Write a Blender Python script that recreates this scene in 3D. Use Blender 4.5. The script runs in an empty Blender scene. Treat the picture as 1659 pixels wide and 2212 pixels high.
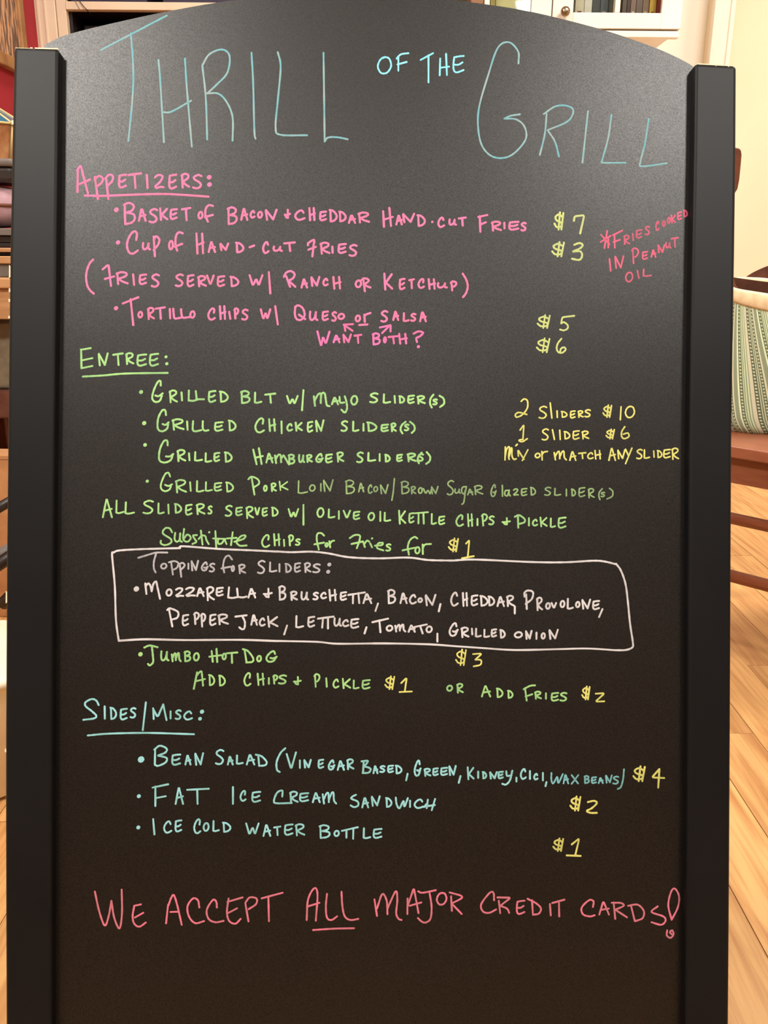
import bpy, math, random
from mathutils import Vector, Matrix
random.seed(7)
SC = bpy.context.scene
COL = SC.collection
FX, CX, CY = 1854.0, 829.5, 1106.0

# ---------------------------------------------------------------- camera
PITCH, ROLL = math.radians(17.0), math.radians(0.52)
CAMLOC = Vector((0.0, 0.0, 0.8))
F = Vector((0, math.cos(PITCH), -math.sin(PITCH)))
R0 = Vector((1, 0, 0))
D0 = Vector((0, -math.sin(PITCH), -math.cos(PITCH)))
RT = R0 * math.cos(ROLL) - D0 * math.sin(ROLL)
DN = D0 * math.cos(ROLL) + R0 * math.sin(ROLL)
cam_data = bpy.data.cameras.new('camera')
cam = bpy.data.objects.new('camera', cam_data)
COL.objects.link(cam)
m = Matrix.Identity(4)
for i in range(3):
    m[i][0], m[i][1], m[i][2], m[i][3] = RT[i], -DN[i], -F[i], CAMLOC[i]
cam.matrix_world = m
cam_data.sensor_fit = 'VERTICAL'
cam_data.sensor_height = 36.0
cam_data.lens = 36.0 * FX / 2212.0
cam_data.clip_start = 0.01
SC.camera = cam

# ---------------------------------------------------------------- world, lamps, exposure
world = bpy.data.worlds.new('world'); SC.world = world; world.use_nodes = True
bg = world.node_tree.nodes['Background']
bg.inputs[0].default_value = (1.0, 0.94, 0.88, 1); bg.inputs[1].default_value = 0.25
SC.view_settings.view_transform = 'Standard'
SC.view_settings.look = 'None'
SC.view_settings.exposure = 0.0
SC.view_settings.gamma = 1.0
SC.view_settings.use_curve_mapping = False

def area(name, loc, target, size, power, color=(1.0, 0.86, 0.68), sy=None, spread=180):
    d = bpy.data.lights.new(name, 'AREA'); d.energy = power; d.color = color
    d.shape = 'RECTANGLE'; d.size = size; d.size_y = sy or size; d.spread = math.radians(spread)
    o = bpy.data.objects.new(name, d); COL.objects.link(o)
    o.location = loc
    o.rotation_euler = (Vector(target) - Vector(loc)).to_track_quat('-Z', 'Y').to_euler()
    return o
WARM = (1.0, 0.94, 0.86)
COOL = (1.0, 0.955, 0.88)
area('ceiling_light_left', (-0.95, -0.55, 2.42), (-0.25, 0.8, 0.95), 0.36, 19, COOL, spread=88)
area('ceiling_light_right', (1.05, -0.55, 2.42), (0.25, 0.8, 0.95), 0.36, 15.5, COOL, spread=88)
area('added_fill_rear', (0.0, -1.75, 2.42), (0.0, 0.75, 0.75), 0.5, 2.6, COOL, spread=62)  # added unseen fill, lifts the middle of the board and the inks
area('ceiling_light_kitchen', (1.12, 1.95, 2.42), (1.12, 2.0, 0), 0.5, 33, WARM)
area('ceiling_light_hall', (1.95, 1.9, 2.42), (1.9, 1.9, 0), 0.4, 17, WARM)
area('added_fill_left', (-0.98, 0.45, 2.42), (-0.9, 0.6, 0), 0.3, 7, WARM)  # added unseen fill, brightens the waste bin and the floor at left
area('ceiling_light_desk', (-0.55, 1.75, 2.42), (-0.6, 1.9, 0), 0.4, 24, WARM)

# ---------------------------------------------------------------- pixel helpers (used to measure real positions)
def ray(px, py):
    return F + RT * ((px - CX) / FX) + DN * ((py - CY) / FX)
def atY(px, py, Y):
    r = ray(px, py); return CAMLOC + r * (Y / r.y)
def zY(py, Y, px=829.5):
    return atY(px, py, Y).z
def atZ(px, py, z):
    r = ray(px, py); return CAMLOC + r * ((z - CAMLOC.z) / r.z)

# ---------------------------------------------------------------- materials
def srgb(r, g, b):
    f = lambda c: (c/255/12.92) if c/255 <= 0.04045 else ((c/255 + 0.055)/1.055)**2.4
    return (f(r), f(g), f(b), 1)
def mat(name, c1, c2=None, scale=30, rough=0.6, bump=0.0, stretch=(1, 1, 1), lo=0.35, hi=0.65, spec=0.5, metal=0.0, detail=4, coat=0.0):
    M = bpy.data.materials.new(name); M.use_nodes = True
    nt = M.node_tree; b = nt.nodes['Principled BSDF']
    b.inputs['Roughness'].default_value = rough
    b.inputs['Metallic'].default_value = metal
    b.inputs['Specular IOR Level'].default_value = spec
    b.inputs['Coat Weight'].default_value = coat
    c2 = c2 or tuple(x * 0.85 for x in c1[:3]) + (1,)
    tc = nt.nodes.new('ShaderNodeTexCoord'); mp = nt.nodes.new('ShaderNodeMapping')
    mp.inputs['Scale'].default_value = stretch
    n = nt.nodes.new('ShaderNodeTexNoise'); n.inputs['Scale'].default_value = scale; n.inputs['Detail'].default_value = detail
    cr = nt.nodes.new('ShaderNodeValToRGB')
    cr.color_ramp.elements[0].position = lo; cr.color_ramp.elements[0].color = c1
    cr.color_ramp.elements[1].position = hi; cr.color_ramp.elements[1].color = c2
    L = nt.links.new
    L(tc.outputs['Object'], mp.inputs['Vector']); L(mp.outputs[0], n.inputs['Vector'])
    L(n.outputs['Fac'], cr.inputs[0]); L(cr.outputs[0], b.inputs['Base Color'])
    if bump:
        bp = nt.nodes.new('ShaderNodeBump'); bp.inputs['Strength'].default_value = bump; bp.inputs['Distance'].default_value = 0.002
        L(n.outputs['Fac'], bp.inputs['Height']); L(bp.outputs[0], b.inputs['Normal'])
    return M

# ---------------------------------------------------------------- object helpers
def root(name, loc, label, cat, group=None):
    o = bpy.data.objects.new(name, None); COL.objects.link(o); o.location = loc
    o.empty_display_size = 0.05
    o['label'] = label; o['category'] = cat
    if group: o['group'] = group
    return o
def rloc(p):
    v = Vector((0, 0, 0))
    while p: v += p.location; p = p.parent
    return v
def mesh(name, vs, fs, M, parent=None, smooth=False, bevel=0, label=None):
    me = bpy.data.meshes.new(name)
    off = rloc(parent)
    me.from_pydata([Vector(v) - off for v in vs], [], fs); me.update()
    if smooth:
        for p in me.polygons: p.use_smooth = True
    me.materials.append(M)
    o = bpy.data.objects.new(name, me); COL.objects.link(o)
    if parent: o.parent = parent
    if bevel:
        b = o.modifiers.new('bevel', 'BEVEL'); b.width = bevel; b.segments = 3; b.limit_method = 'ANGLE'
    if label: o['label'] = label
    return o
def fix(me):
    import bmesh
    b = bmesh.new(); b.from_mesh(me); bmesh.ops.recalc_face_normals(b, faces=b.faces); b.to_mesh(me); b.free()
BF = [(0, 3, 2, 1), (4, 5, 6, 7), (0, 1, 5, 4), (1, 2, 6, 5), (2, 3, 7, 6), (3, 0, 4, 7)]
def boxv(x0, y0, z0, x1, y1, z1):
    return [(x0, y0, z0), (x1, y0, z0), (x1, y1, z0), (x0, y1, z0), (x0, y0, z1), (x1, y0, z1), (x1, y1, z1), (x0, y1, z1)]
def box(name, a, b, M, parent=None, bevel=0, label=None):
    x0, x1 = sorted((a[0], b[0])); y0, y1 = sorted((a[1], b[1])); z0, z1 = sorted((a[2], b[2]))
    return mesh(name, boxv(x0, y0, z0, x1, y1, z1), BF, M, parent, bevel=bevel, label=label)
def obox(name, O, A, B, C, M, parent=None, bevel=0, label=None):
    """box spanned by vectors A, B, C from corner O"""
    O, A, B, C = map(Vector, (O, A, B, C))
    vs = [O, O+A, O+A+B, O+B, O+C, O+A+C, O+A+B+C, O+B+C]
    o = mesh(name, vs, BF, M, parent, bevel=bevel, label=label); fix(o.data); return o
def tubev(pts, rads, n=12, closed_ends=True):
    pts = [Vector(p) for p in pts]; vs = []; fs = []
    if not hasattr(rads, '__len__'): rads = [rads] * len(pts)
    for i, p in enumerate(pts):
        t = (pts[min(i+1, len(pts)-1)] - pts[max(i-1, 0)]).normalized()
        up = Vector((0, 0, 1)) if abs(t.z) < 0.9 else Vector((1, 0, 0))
        a = t.cross(up).normalized(); b = t.cross(a).normalized()
        for k in range(n):
            w = 2*math.pi*k/n
            vs.append(p + (a*math.cos(w) + b*math.sin(w)) * rads[i])
    for i in range(len(pts)-1):
        for k in range(n):
            fs.append((i*n+k, i*n+(k+1) % n, (i+1)*n+(k+1) % n, (i+1)*n+k))
    if closed_ends:
        fs.append(tuple(range(n))[::-1]); fs.append(tuple((len(pts)-1)*n + k for k in range(n)))
    return vs, fs
def tube(name, pts, rads, M, parent=None, n=12, label=None):
    vs, fs = tubev(pts, rads, n)
    o = mesh(name, vs, fs, M, parent, smooth=True, label=label); fix(o.data); return o
def lathe(name, c, prof, M, parent=None, n=24, label=None):
    vs = []; fs = []
    for (r, z) in prof:
        for k in range(n):
            w = 2*math.pi*k/n; vs.append((c[0]+r*math.cos(w), c[1]+r*math.sin(w), c[2]+z))
    for i in range(len(prof)-1):
        for k in range(n):
            fs.append((i*n+k, i*n+(k+1) % n, (i+1)*n+(k+1) % n, (i+1)*n+k))
    fs.append(tuple(range(n))[::-1]); fs.append(tuple((len(prof)-1)*n+k for k in range(n)))
    o = mesh(name, vs, fs, M, parent, smooth=True, label=label); fix(o.data); return o
def struct(o, label=None):
    o['kind'] = 'structure'
    if label: o['label'] = label
    return o
def catmull(P, sub=7):
    P = [Vector(p) for p in P]
    if len(P) < 3: return P
    Q = [P[0]*2-P[1]] + P + [P[-1]*2-P[-2]]; out = []
    for i in range(1, len(Q)-2):
        a, b, c, d = Q[i-1], Q[i], Q[i+1], Q[i+2]
        for k in range(sub):
            t = k/sub
            out.append(0.5*((2*b)+(c-a)*t+(2*a-5*b+4*c-d)*t*t+(3*b-a-3*c+d)*t*t*t))
    out.append(P[-1]); return out

# ================================================================ MATERIALS
def board():
    M = bpy.data.materials.new('slate_board'); M.use_nodes = True; nt = M.node_tree; b = nt.nodes['Principled BSDF']; L = nt.links.new
    tc = nt.nodes.new('ShaderNodeTexCoord')
    n = nt.nodes.new('ShaderNodeTexNoise'); n.inputs['Scale'].default_value = 950; n.inputs['Detail'].default_value = 2; L(tc.outputs['Object'], n.inputs[0])
    n2 = nt.nodes.new('ShaderNodeTexNoise'); n2.inputs['Scale'].default_value = 7; n2.inputs['Detail'].default_value = 4; L(tc.outputs['Object'], n2.inputs[0])
    cr = nt.nodes.new('ShaderNodeValToRGB'); e = cr.color_ramp.elements
    e[0].position = 0.34; e[0].color = (0.0010, 0.0011, 0.0013, 1); e[1].position = 0.70; e[1].color = (0.0055, 0.0055, 0.0062, 1); L(n.outputs[0], cr.inputs[0])
    L(cr.outputs[0], b.inputs['Base Color'])
    mr = nt.nodes.new('ShaderNodeMapRange'); mr.inputs['From Min'].default_value = 0.3; mr.inputs['From Max'].default_value = 0.7; mr.inputs['To Min'].default_value = 0.425; mr.inputs['To Max'].default_value = 0.375
    L(n.outputs[0], mr.inputs[0])
    m2 = nt.nodes.new('ShaderNodeMapRange'); m2.inputs['From Min'].default_value = 0.3; m2.inputs['From Max'].default_value = 0.7; m2.inputs['To Min'].default_value = -0.012; m2.inputs['To Max'].default_value = 0.012
    L(n2.outputs[0], m2.inputs[0]); ad = nt.nodes.new('ShaderNodeMath'); L(mr.outputs[0], ad.inputs[0]); L(m2.outputs[0], ad.inputs[1]); L(ad.outputs[0], b.inputs['Roughness'])
    sp = nt.nodes.new('ShaderNodeMapRange'); sp.inputs['From Min'].default_value = 0.3; sp.inputs['From Max'].default_value = 0.7; sp.inputs['To Min'].default_value = 0.34; sp.inputs['To Max'].default_value = 0.50
    L(n.outputs[0], sp.inputs[0]); L(sp.outputs[0], b.inputs['Specular IOR Level'])
    bp = nt.nodes.new('ShaderNodeBump'); bp.inputs['Strength'].default_value = 0.04; bp.inputs['Distance'].default_value = 0.001
    L(n.outputs[0], bp.inputs['Height']); L(bp.outputs[0], b.inputs['Normal']); return M
M_board = board()
M_rail = mat('black_rail_plastic', (0.004, 0.0048, 0.006, 1), (0.006, 0.0068, 0.008, 1), scale=9, rough=0.46, lo=0.3, hi=0.7, spec=0.17)
M_chip_glint = mat('bare_chip_and_glint', srgb(232, 214, 180), scale=80, rough=0.7)  # bare wood of the paint chips, also the painted highlight on the rail tops
M_wall = mat('cream_wall_paint', srgb(240, 224, 198), srgb(235, 218, 190), scale=3, rough=0.85, bump=0.05)
M_wallb = mat('pale_kitchen_wall_paint', srgb(252, 246, 236), srgb(248, 242, 230), scale=3, rough=0.85, bump=0.05)
M_red = mat('red_wall_paint', srgb(170, 38, 52), srgb(158, 34, 48), scale=3, rough=0.8)
M_ceil = mat('ceiling_paint', srgb(240, 235, 225), scale=3, rough=0.9)
M_white = mat('white_cabinet_paint', srgb(240, 234, 222), srgb(234, 227, 214), scale=6, rough=0.45)
M_cream = mat('cream_joinery_paint', srgb(236, 218, 192), srgb(228, 208, 182), scale=6, rough=0.5)
M_floorbase = mat('subfloor', srgb(120, 84, 46), scale=10)
M_cherry = mat('cherry_wood', srgb(152, 92, 66), srgb(128, 74, 52), scale=14, rough=0.32, stretch=(1, 1, 6), lo=0.3, hi=0.7)
M_walnut = mat('dark_chair_wood', srgb(118, 68, 46), srgb(100, 56, 38), scale=14, rough=0.38, stretch=(1, 1, 6))
M_desk = mat('light_desk_wood', srgb(190, 148, 104), srgb(168, 126, 86), scale=12, rough=0.5, stretch=(1, 6, 6))
M_black = mat('black_metal', srgb(30, 26, 28), scale=20, rough=0.4)
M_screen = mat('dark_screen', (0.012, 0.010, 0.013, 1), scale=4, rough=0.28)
M_grey = mat('grey_plastic', srgb(112, 108, 104), scale=20, rough=0.5)
M_greige = mat('greige_fabric', srgb(126, 118, 96), srgb(112, 104, 86), scale=60, rough=0.9, bump=0.3)
M_lilac = mat('lilac_fabric', srgb(178, 146, 158), srgb(160, 130, 140), scale=30, rough=0.85, bump=0.3)
M_tan = mat('cardboard', srgb(186, 138, 92), srgb(172, 124, 82), scale=30, rough=0.85)
M_brown = mat('brown_cloth', srgb(104, 62, 46), srgb(88, 50, 38), scale=40, rough=0.85, bump=0.3)
M_binwhite = mat('white_bin_plastic', srgb(250, 238, 214), scale=10, rough=0.4)
M_canvas = mat('cream_canvas', srgb(240, 222, 184), srgb(226, 204, 166), scale=60, rough=0.9, bump=0.25)
M_knob = mat('pewter_knob', srgb(150, 136, 112), scale=10, rough=0.3, metal=0.9)
M_teal = mat('teal_stained_glass', srgb(24, 110, 140), srgb(16, 88, 120), scale=30, rough=0.15)
M_amber = mat('amber_stained_glass', srgb(190, 146, 104), srgb(150, 100, 66), scale=24, rough=0.15)
M_brass = mat('brass_cream_came', srgb(214, 196, 140), scale=10, rough=0.35)
M_gold = mat('worn_gold_frame', srgb(176, 132, 84), srgb(150, 106, 64), scale=20, rough=0.5)

def wood_floor():
    M = bpy.data.materials.new('oak_plank'); M.use_nodes = True; nt = M.node_tree; b = nt.nodes['Principled BSDF']; L = nt.links.new
    tc = nt.nodes.new('ShaderNodeTexCoord'); oi = nt.nodes.new('ShaderNodeObjectInfo')
    va = nt.nodes.new('ShaderNodeVectorMath'); va.operation = 'SCALE'; va.inputs['Scale'].default_value = 37.0
    cx = nt.nodes.new('ShaderNodeCombineXYZ'); L(oi.outputs['Random'], cx.inputs[0]); L(oi.outputs['Random'], cx.inputs[1]); L(cx.outputs[0], va.inputs[0])
    ad = nt.nodes.new('ShaderNodeVectorMath'); L(tc.outputs['Object'], ad.inputs[0]); L(va.outputs[0], ad.inputs[1])
    mp = nt.nodes.new('ShaderNodeMapping'); mp.inputs['Scale'].default_value = (14, 1.3, 1); L(ad.outputs[0], mp.inputs[0])
    w = nt.nodes.new('ShaderNodeTexNoise'); w.inputs['Scale'].default_value = 1.6; w.inputs['Detail'].default_value = 5; w.inputs['Distortion'].default_value = 1.4; L(mp.outputs[0], w.inputs[0])
    mp2 = nt.nodes.new('ShaderNodeMapping'); mp2.inputs['Scale'].default_value = (170, 5, 1); L(ad.outputs[0], mp2.inputs[0])
    f = nt.nodes.new('ShaderNodeTexNoise'); f.inputs['Scale'].default_value = 1; f.inputs['Detail'].default_value = 3; L(mp2.outputs[0], f.inputs[0])
    r = nt.nodes.new('ShaderNodeValToRGB'); e = r.color_ramp.elements
    e[0].position = 0.36; e[0].color = srgb(196, 142, 86); e[1].position = 0.62; e[1].color = srgb(226, 180, 118); L(w.outputs[0], r.inputs[0])
    mx = nt.nodes.new('ShaderNodeMix'); mx.data_type = 'RGBA'; mx.blend_type = 'MULTIPLY'; mx.inputs[0].default_value = 0.35
    r2 = nt.nodes.new('ShaderNodeValToRGB'); r2.color_ramp.elements[0].position = 0.4; r2.color_ramp.elements[0].color = (0.62, 0.5, 0.38, 1); r2.color_ramp.elements[1].position = 0.55; r2.color_ramp.elements[1].color = (1, 1, 1, 1)
    L(f.outputs[0], r2.inputs[0]); L(r.outputs[0], mx.inputs[6]); L(r2.outputs[0], mx.inputs[7])
    hv = nt.nodes.new('ShaderNodeHueSaturation'); mr = nt.nodes.new('ShaderNodeMapRange'); mr.inputs['To Min'].default_value = 0.9; mr.inputs['To Max'].default_value = 1.08
    L(oi.outputs['Random'], mr.inputs[0]); L(mr.outputs[0], hv.inputs['Value']); L(mx.outputs[2], hv.inputs['Color']); L(hv.outputs[0], b.inputs['Base Color'])
    b.inputs['Roughness'].default_value = 0.42; b.inputs['Specular IOR Level'].default_value = 0.4
    return M
M_oak = wood_floor()

def glass():
    M = bpy.data.materials.new('clear_pane'); M.use_nodes = True; nt = M.node_tree
    nt.nodes.remove(nt.nodes['Principled BSDF']); out = nt.nodes['Material Output']
    t = nt.nodes.new('ShaderNodeBsdfTransparent'); t.inputs[0].default_value = (0.97, 0.98, 0.97, 1)
    g = nt.nodes.new('ShaderNodeBsdfGlossy'); g.inputs['Roughness'].default_value = 0.03
    fr = nt.nodes.new('ShaderNodeFresnel'); fr.inputs[0].default_value = 1.45
    mx = nt.nodes.new('ShaderNodeMixShader'); nt.links.new(fr.outputs[0], mx.inputs[0])
    nt.links.new(t.outputs[0], mx.inputs[1]); nt.links.new(g.outputs[0], mx.inputs[2]); nt.links.new(mx.outputs[0], out.inputs[0])
    return M
M_glass = glass()

def stripes():
    M = bpy.data.materials.new('green_striped_cotton'); M.use_nodes = True; nt = M.node_tree; b = nt.nodes['Principled BSDF']; L = nt.links.new
    b.inputs['Roughness'].default_value = 0.9
    def mth(op, a, c=None):
        n = nt.nodes.new('ShaderNodeMath'); n.operation = op
        for i, v in enumerate((a, c)):
            if v is None: continue
            if isinstance(v, (int, float)): n.inputs[i].default_value = v
            else: L(v, n.inputs[i])
        return n.outputs[0]
    uv = nt.nodes.new('ShaderNodeUVMap'); sp = nt.nodes.new('ShaderNodeSeparateXYZ'); L(uv.outputs[0], sp.inputs[0])
    x = mth('FRACT', mth('DIVIDE', sp.outputs[0], 0.062)); z = sp.outputs[1]
    r = nt.nodes.new('ShaderNodeValToRGB'); cr = r.color_ramp; cr.interpolation = 'CONSTANT'
    st = [(0, (206, 206, 179)), (0.10, (89, 100, 78)), (0.22, (191, 201, 168)), (0.25, (111, 125, 103)), (0.28, (191, 201, 168)), (0.31, (100, 111, 89)),
          (0.41, (210, 214, 185)), (0.46, (139, 154, 127)), (0.60, (219, 232, 197)), (0.66, (96, 111, 85)), (0.78, (191, 210, 170)), (0.81, (135, 154, 123)), (0.84, (199, 216, 179)), (0.88, (135, 154, 123)), (0.92, (206, 220, 185)), (0.96, (148, 164, 138))]
    while len(cr.elements) < len(st): cr.elements.new(0.5)
    for i, (p, c) in enumerate(st): cr.elements[i].position = p
    for i, (p, c) in enumerate(st): cr.elements[i].color = srgb(*c)
    L(x, r.inputs[0])
    dz = mth('ABSOLUTE', mth('SUBTRACT', mth('FRACT', mth('DIVIDE', z, 0.0070)), 0.5))
    def near(c, h): return mth('LESS_THAN', mth('ADD', mth('POWER', mth('DIVIDE', mth('SUBTRACT', x, c), h), 2.0), mth('POWER', mth('DIVIDE', dz, 0.28), 2.0)), 1.0)
    dots = mth('MAXIMUM', mth('MAXIMUM', near(0.16, 0.034), near(0.36, 0.028)), near(0.72, 0.034))
    mx = nt.nodes.new('ShaderNodeMix'); mx.data_type = 'RGBA'; L(dots, mx.inputs[0]); L(r.outputs[0], mx.inputs[6]); mx.inputs[7].default_value = srgb(196, 204, 172)
    L(mx.outputs[2], b.inputs['Base Color']); return M
M_stripe = stripes()

# ================================================================ THE ROOM
XL, XR, YF, YB, ZC = -1.12, 2.6, -2.4, 3.4, 2.45
fl = struct(box('floor', (XL-.1, YF-.1, -0.06), (XR+.1, YB+.1, -0.012), M_floorbase))
PW = 0.093; ncol = int((XR-XL)/PW)+1
random.seed(3)
plank_meshes = {}
for c in range(ncol):
    x0 = XL + c*PW; x1 = min(x0+PW, XR)
    if x1 - x0 < 0.01: continue
    y = YF - random.random()*0.9
    while y < YB:
        ln = random.choice([0.95, 1.25, 1.55])
        a, bb = max(y, YF), min(y+ln, YB)
        if bb - a > 0.05:
            p = box('plank', (x0+0.0006, a+0.0006, -0.012), (x1-0.0006, bb-0.0006, random.uniform(-0.0006, 0.0)), M_oak, fl)
        y += ln
struct(box('wall_left', (XL-.1, YF, 0), (XL, 1.6, ZC), M_wall))
struct(box('wall_alcove', (XL-.1, 1.6, 0), (XL, YB, ZC), M_red), 'red painted wall behind the desk')
struct(box('wall_right', (XR, YF, 0), (XR+.1, YB, ZC), M_wall))
struct(box('wall_back', (XL-.1, YB, 0), (XR+.1, YB+.1, ZC), M_wallb))
struct(box('wall_front', (XL-.1, YF-.1, 0), (XR+.1, YF, ZC), M_wall))
struct(box('ceiling', (XL-.1, YF-.1, ZC), (XR+.1, YB+.1, ZC+.1), M_ceil))
# nearer wall beside the kitchen with its white door casing
YN = 3.32
xa = atY(1536, 60, YN).x
struct(box('wall_kitchen', (xa+0.01, YN, 0), (XR, YB, ZC), M_wall))
xb = atY(1576, 60, YN).x
cs = struct(box('trim_1', (xa, YN-0.022, 0), (xb, YN, ZC), M_white, bevel=0.003), 'white door casing at the edge of the cream wall')
box('casing_bead', (xb-0.012, YN-0.03, 0), (xb+0.004, YN-0.001, ZC), M_white, cs, bevel=0.003)
box('casing_bead', (xa-0.004, YN-0.03, 0), (xa+0.008, YN-0.001, ZC), M_white, cs, bevel=0.003)
struct(box('baseboard_kitchen', (xb+0.006, YN-0.015, 0), (XR, YN, 0.09), M_white, bevel=0.004))

# ---------------------------------------------------------------- upper cabinet with glass doors and books
YC = 3.04
cab_r = atY(1471, 50, YC).x; gap = atY(1193, 20, YC).x; W = cab_r - gap
zb = zY(63, YC, 1300); zt = zb + 0.86; cab_l = gap - W
D = YB - YC
cab = root('glass_door_cabinet', ((cab_l+cab_r)/2, YC, zb), 'white wall cabinet with two glass doors full of books above the sign', 'cabinet')
box('cabinet_back', (cab_l, YB-0.012, zb), (cab_r, YB-0.002, zt), M_white, cab)
sp = 0.018
box('cabinet_side', (cab_l, YC+0.021, zb), (cab_l+sp, YB-0.012, zt), M_white, cab)
box('cabinet_side', (cab_r-sp, YC+0.021, zb), (cab_r, YB-0.012, zt), M_white, cab)
box('cabinet_top', (cab_l, YC+0.021, zt-sp), (cab_r, YB-0.012, zt), M_white, cab)
box('cabinet_bottom', (cab_l+sp, YC+0.021, zb), (cab_r-sp, YB-0.012, zb+sp), M_white, cab)
box('light_rail', (cab_l, YC+0.006, zb-0.022), (cab_r, YC+0.03, zb-0.001), M_white, cab, bevel=0.004)
shelf_zs = [zb+sp, zb+0.30, zb+0.58]
for z in shelf_zs[1:]:
    box('shelf', (cab_l+sp, YC+0.05, z-0.016), (cab_r-sp, YB-0.012, z), M_white, cab)
for d, (a, b_) in enumerate(((cab_l, gap-0.002), (gap+0.002, cab_r))):
    door = bpy.data.objects.new('cabinet_door', None); COL.objects.link(door); door.parent = cab; door.empty_display_size = .02
    st = 0.064; rb = zY(27, YC, 1300) - zb
    y0, y1 = YC, YC+0.020
    box('door_stile', (a, y0, zb+0.002), (a+st, y1, zt-0.002), M_white, door, bevel=0.002)
    box('door_stile', (b_-st, y0, zb+0.002), (b_, y1, zt-0.002), M_white, door, bevel=0.002)
    box('door_rail', (a+st, y0, zb+0.002), (b_-st, y1, zb+rb), M_white, door, bevel=0.002)
    box('door_rail', (a+st, y0, zt-st), (b_-st, y1, zt-0.002), M_white, door, bevel=0.002)
    mid = (a+b_)/2
    box('muntin', (mid-0.008, y0, zb+rb), (mid+0.008, y1, zt-st), M_white, door, bevel=0.002)
    zz = (zb+rb+zt-st)/2
    for s0, s1 in ((a+st, mid-0.008), (mid+0.008, b_-st)):
        box('muntin', (s0, y0+0.001, zz-0.01), (s1, y1, zz+0.01), M_white, door, bevel=0.002)
        box('pane', (s0, y0+0.011, zb+rb), (s1, y0+0.014, zz-0.01), M_glass, door)
        box('pane', (s0, y0+0.011, zz+0.01), (s1, y0+0.014, zt-st), M_glass, door)
    if d == 0: continue
    kx = gap + 0.038
    kz = zY(28, YC, 1220)
    vs = []; fs = []; prof = [(0.004, 0.0), (0.004, -0.010), (0.011, -0.013), (0.015, -0.019), (0.013, -0.026), (0.006, -0.030)]
    for (r_, yy) in prof:
        for k in range(20):
            w = 2*math.pi*k/20; vs.append((kx+r_*math.cos(w), YC+yy, kz+r_*math.sin(w)))
    for i in range(len(prof)-1):
        for k in range(20): fs.append((i*20+k, i*20+(k+1) % 20, (i+1)*20+(k+1) % 20, (i+1)*20+k))
    fs.append(tuple(range(100, 120)))
    kn = mesh('knob', vs, fs, M_knob, door, smooth=True); fix(kn.data)
# books
bm_cache = {}
def bookmat(c):
    if c not in bm_cache: bm_cache[c] = mat('book_cover', srgb(*[min(255, int(v*1.18)) for v in c]), scale=40, rough=0.55)
    return bm_cache[c]
M_pages = mat('book_pages', srgb(232, 222, 196), scale=90, rough=0.9, stretch=(6, 1, 1))
def book(x0, x1, z0, h, y0, dep, c, label, band=None):
    b = root('book', ((x0+x1)/2, y0, z0), label, 'book', 'books in the glass door cabinet')
    t = x1-x0; th = min(0.003, t*0.15)
    box('spine', (x0, y0, z0), (x1, y0+th, z0+h), bookmat(c), b, bevel=0.0008)
    box('cover', (x0, y0+th, z0), (x0+th, y0+dep, z0+h), bookmat(c), b)
    box('cover', (x1-th, y0+th, z0), (x1, y0+dep, z0+h), bookmat(c), b)
    box('page_block', (x0+th, y0+th, z0+0.003), (x1-th, y0+dep-0.004, z0+h-0.004), M_pages, b)
    if band:
        for k, (zz, hh) in enumerate(((0.012, 0.008), (0.03, 0.02), (h*0.6, 0.05))):
            box('spine_mark', (x0+t*0.25, y0-0.0005, z0+zz), (x1-t*0.25, y0+0.0005, z0+zz+hh), bookmat(band), b)
    return b
z0 = shelf_zs[0] + 0.0005
# the books stand close behind the panes, their feet on the cabinet floor
YBK = YC + 0.075
bx = lambda px: atY(px, 10, YBK).x
rows = [
 (1243, 1262, .24, (226, 212, 186), 'white book with brown lettering, leftmost behind the right door', (130, 84, 52)),
 (1263, 1279, .22, (238, 226, 204), 'plain white book beside the white one with brown lettering', None),
 (1280, 1297, .25, (58, 70, 74), 'dark slate book beside the white books', None),
 (1298, 1314, .23, (84, 102, 112), 'blue grey book between two darker ones', (150, 158, 160)),
 (1315, 1324, .24, (50, 62, 60), 'thin dark green book left of the glazing bar', None),
 (1325, 1333, .22, (170, 164, 120), 'thin olive book right behind the glazing bar', None),
 (1345, 1354, .21, (92, 84, 80), 'thin charcoal book right of the glazing bar', None),
 (1355, 1362, .23, (70, 58, 54), 'thin black brown book second from the glazing bar', None),
 (1363, 1374, .20, (126, 106, 96), 'mauve brown book with a pale mark', (196, 182, 166)),
 (1375, 1388, .22, (104, 92, 84), 'taupe book in the middle of the right pane', None),
 (1389, 1402, .21, (120, 100, 84), 'brown book beside the yellow one', (180, 160, 130)),
 (1404, 1418, .23, (232, 184, 84), 'yellow book with dark lettering beside the red one', (150, 110, 50)),
 (1420, 1438, .24, (176, 56, 66), 'red book at the right end of the row', None),
 (1060, 1070, .22, (190, 186, 120), 'thin olive book at the left of the left door pane', None),
 (1071, 1126, .25, (232, 232, 160), 'thick pale yellow green book behind the left door', (214, 220, 150)),
 (1127, 1138, .24, (230, 220, 196), 'cream book beside the thick yellow green one', None),
 (1139, 1144, .22, (110, 140, 84), 'thin green book near the middle of the cabinet', None),
 (1145, 1153, .20, (84, 74, 58), 'dark brown book by the middle stile', None),
 (1018, 1044, .22, (200, 150, 126), 'salmon coloured book left of the thick yellow green one', None),
]
for a, b_, h, c, lab, bd in rows:
    book(bx(a), bx(b_), z0, h, YBK, 0.16, c, lab, bd)

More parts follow.
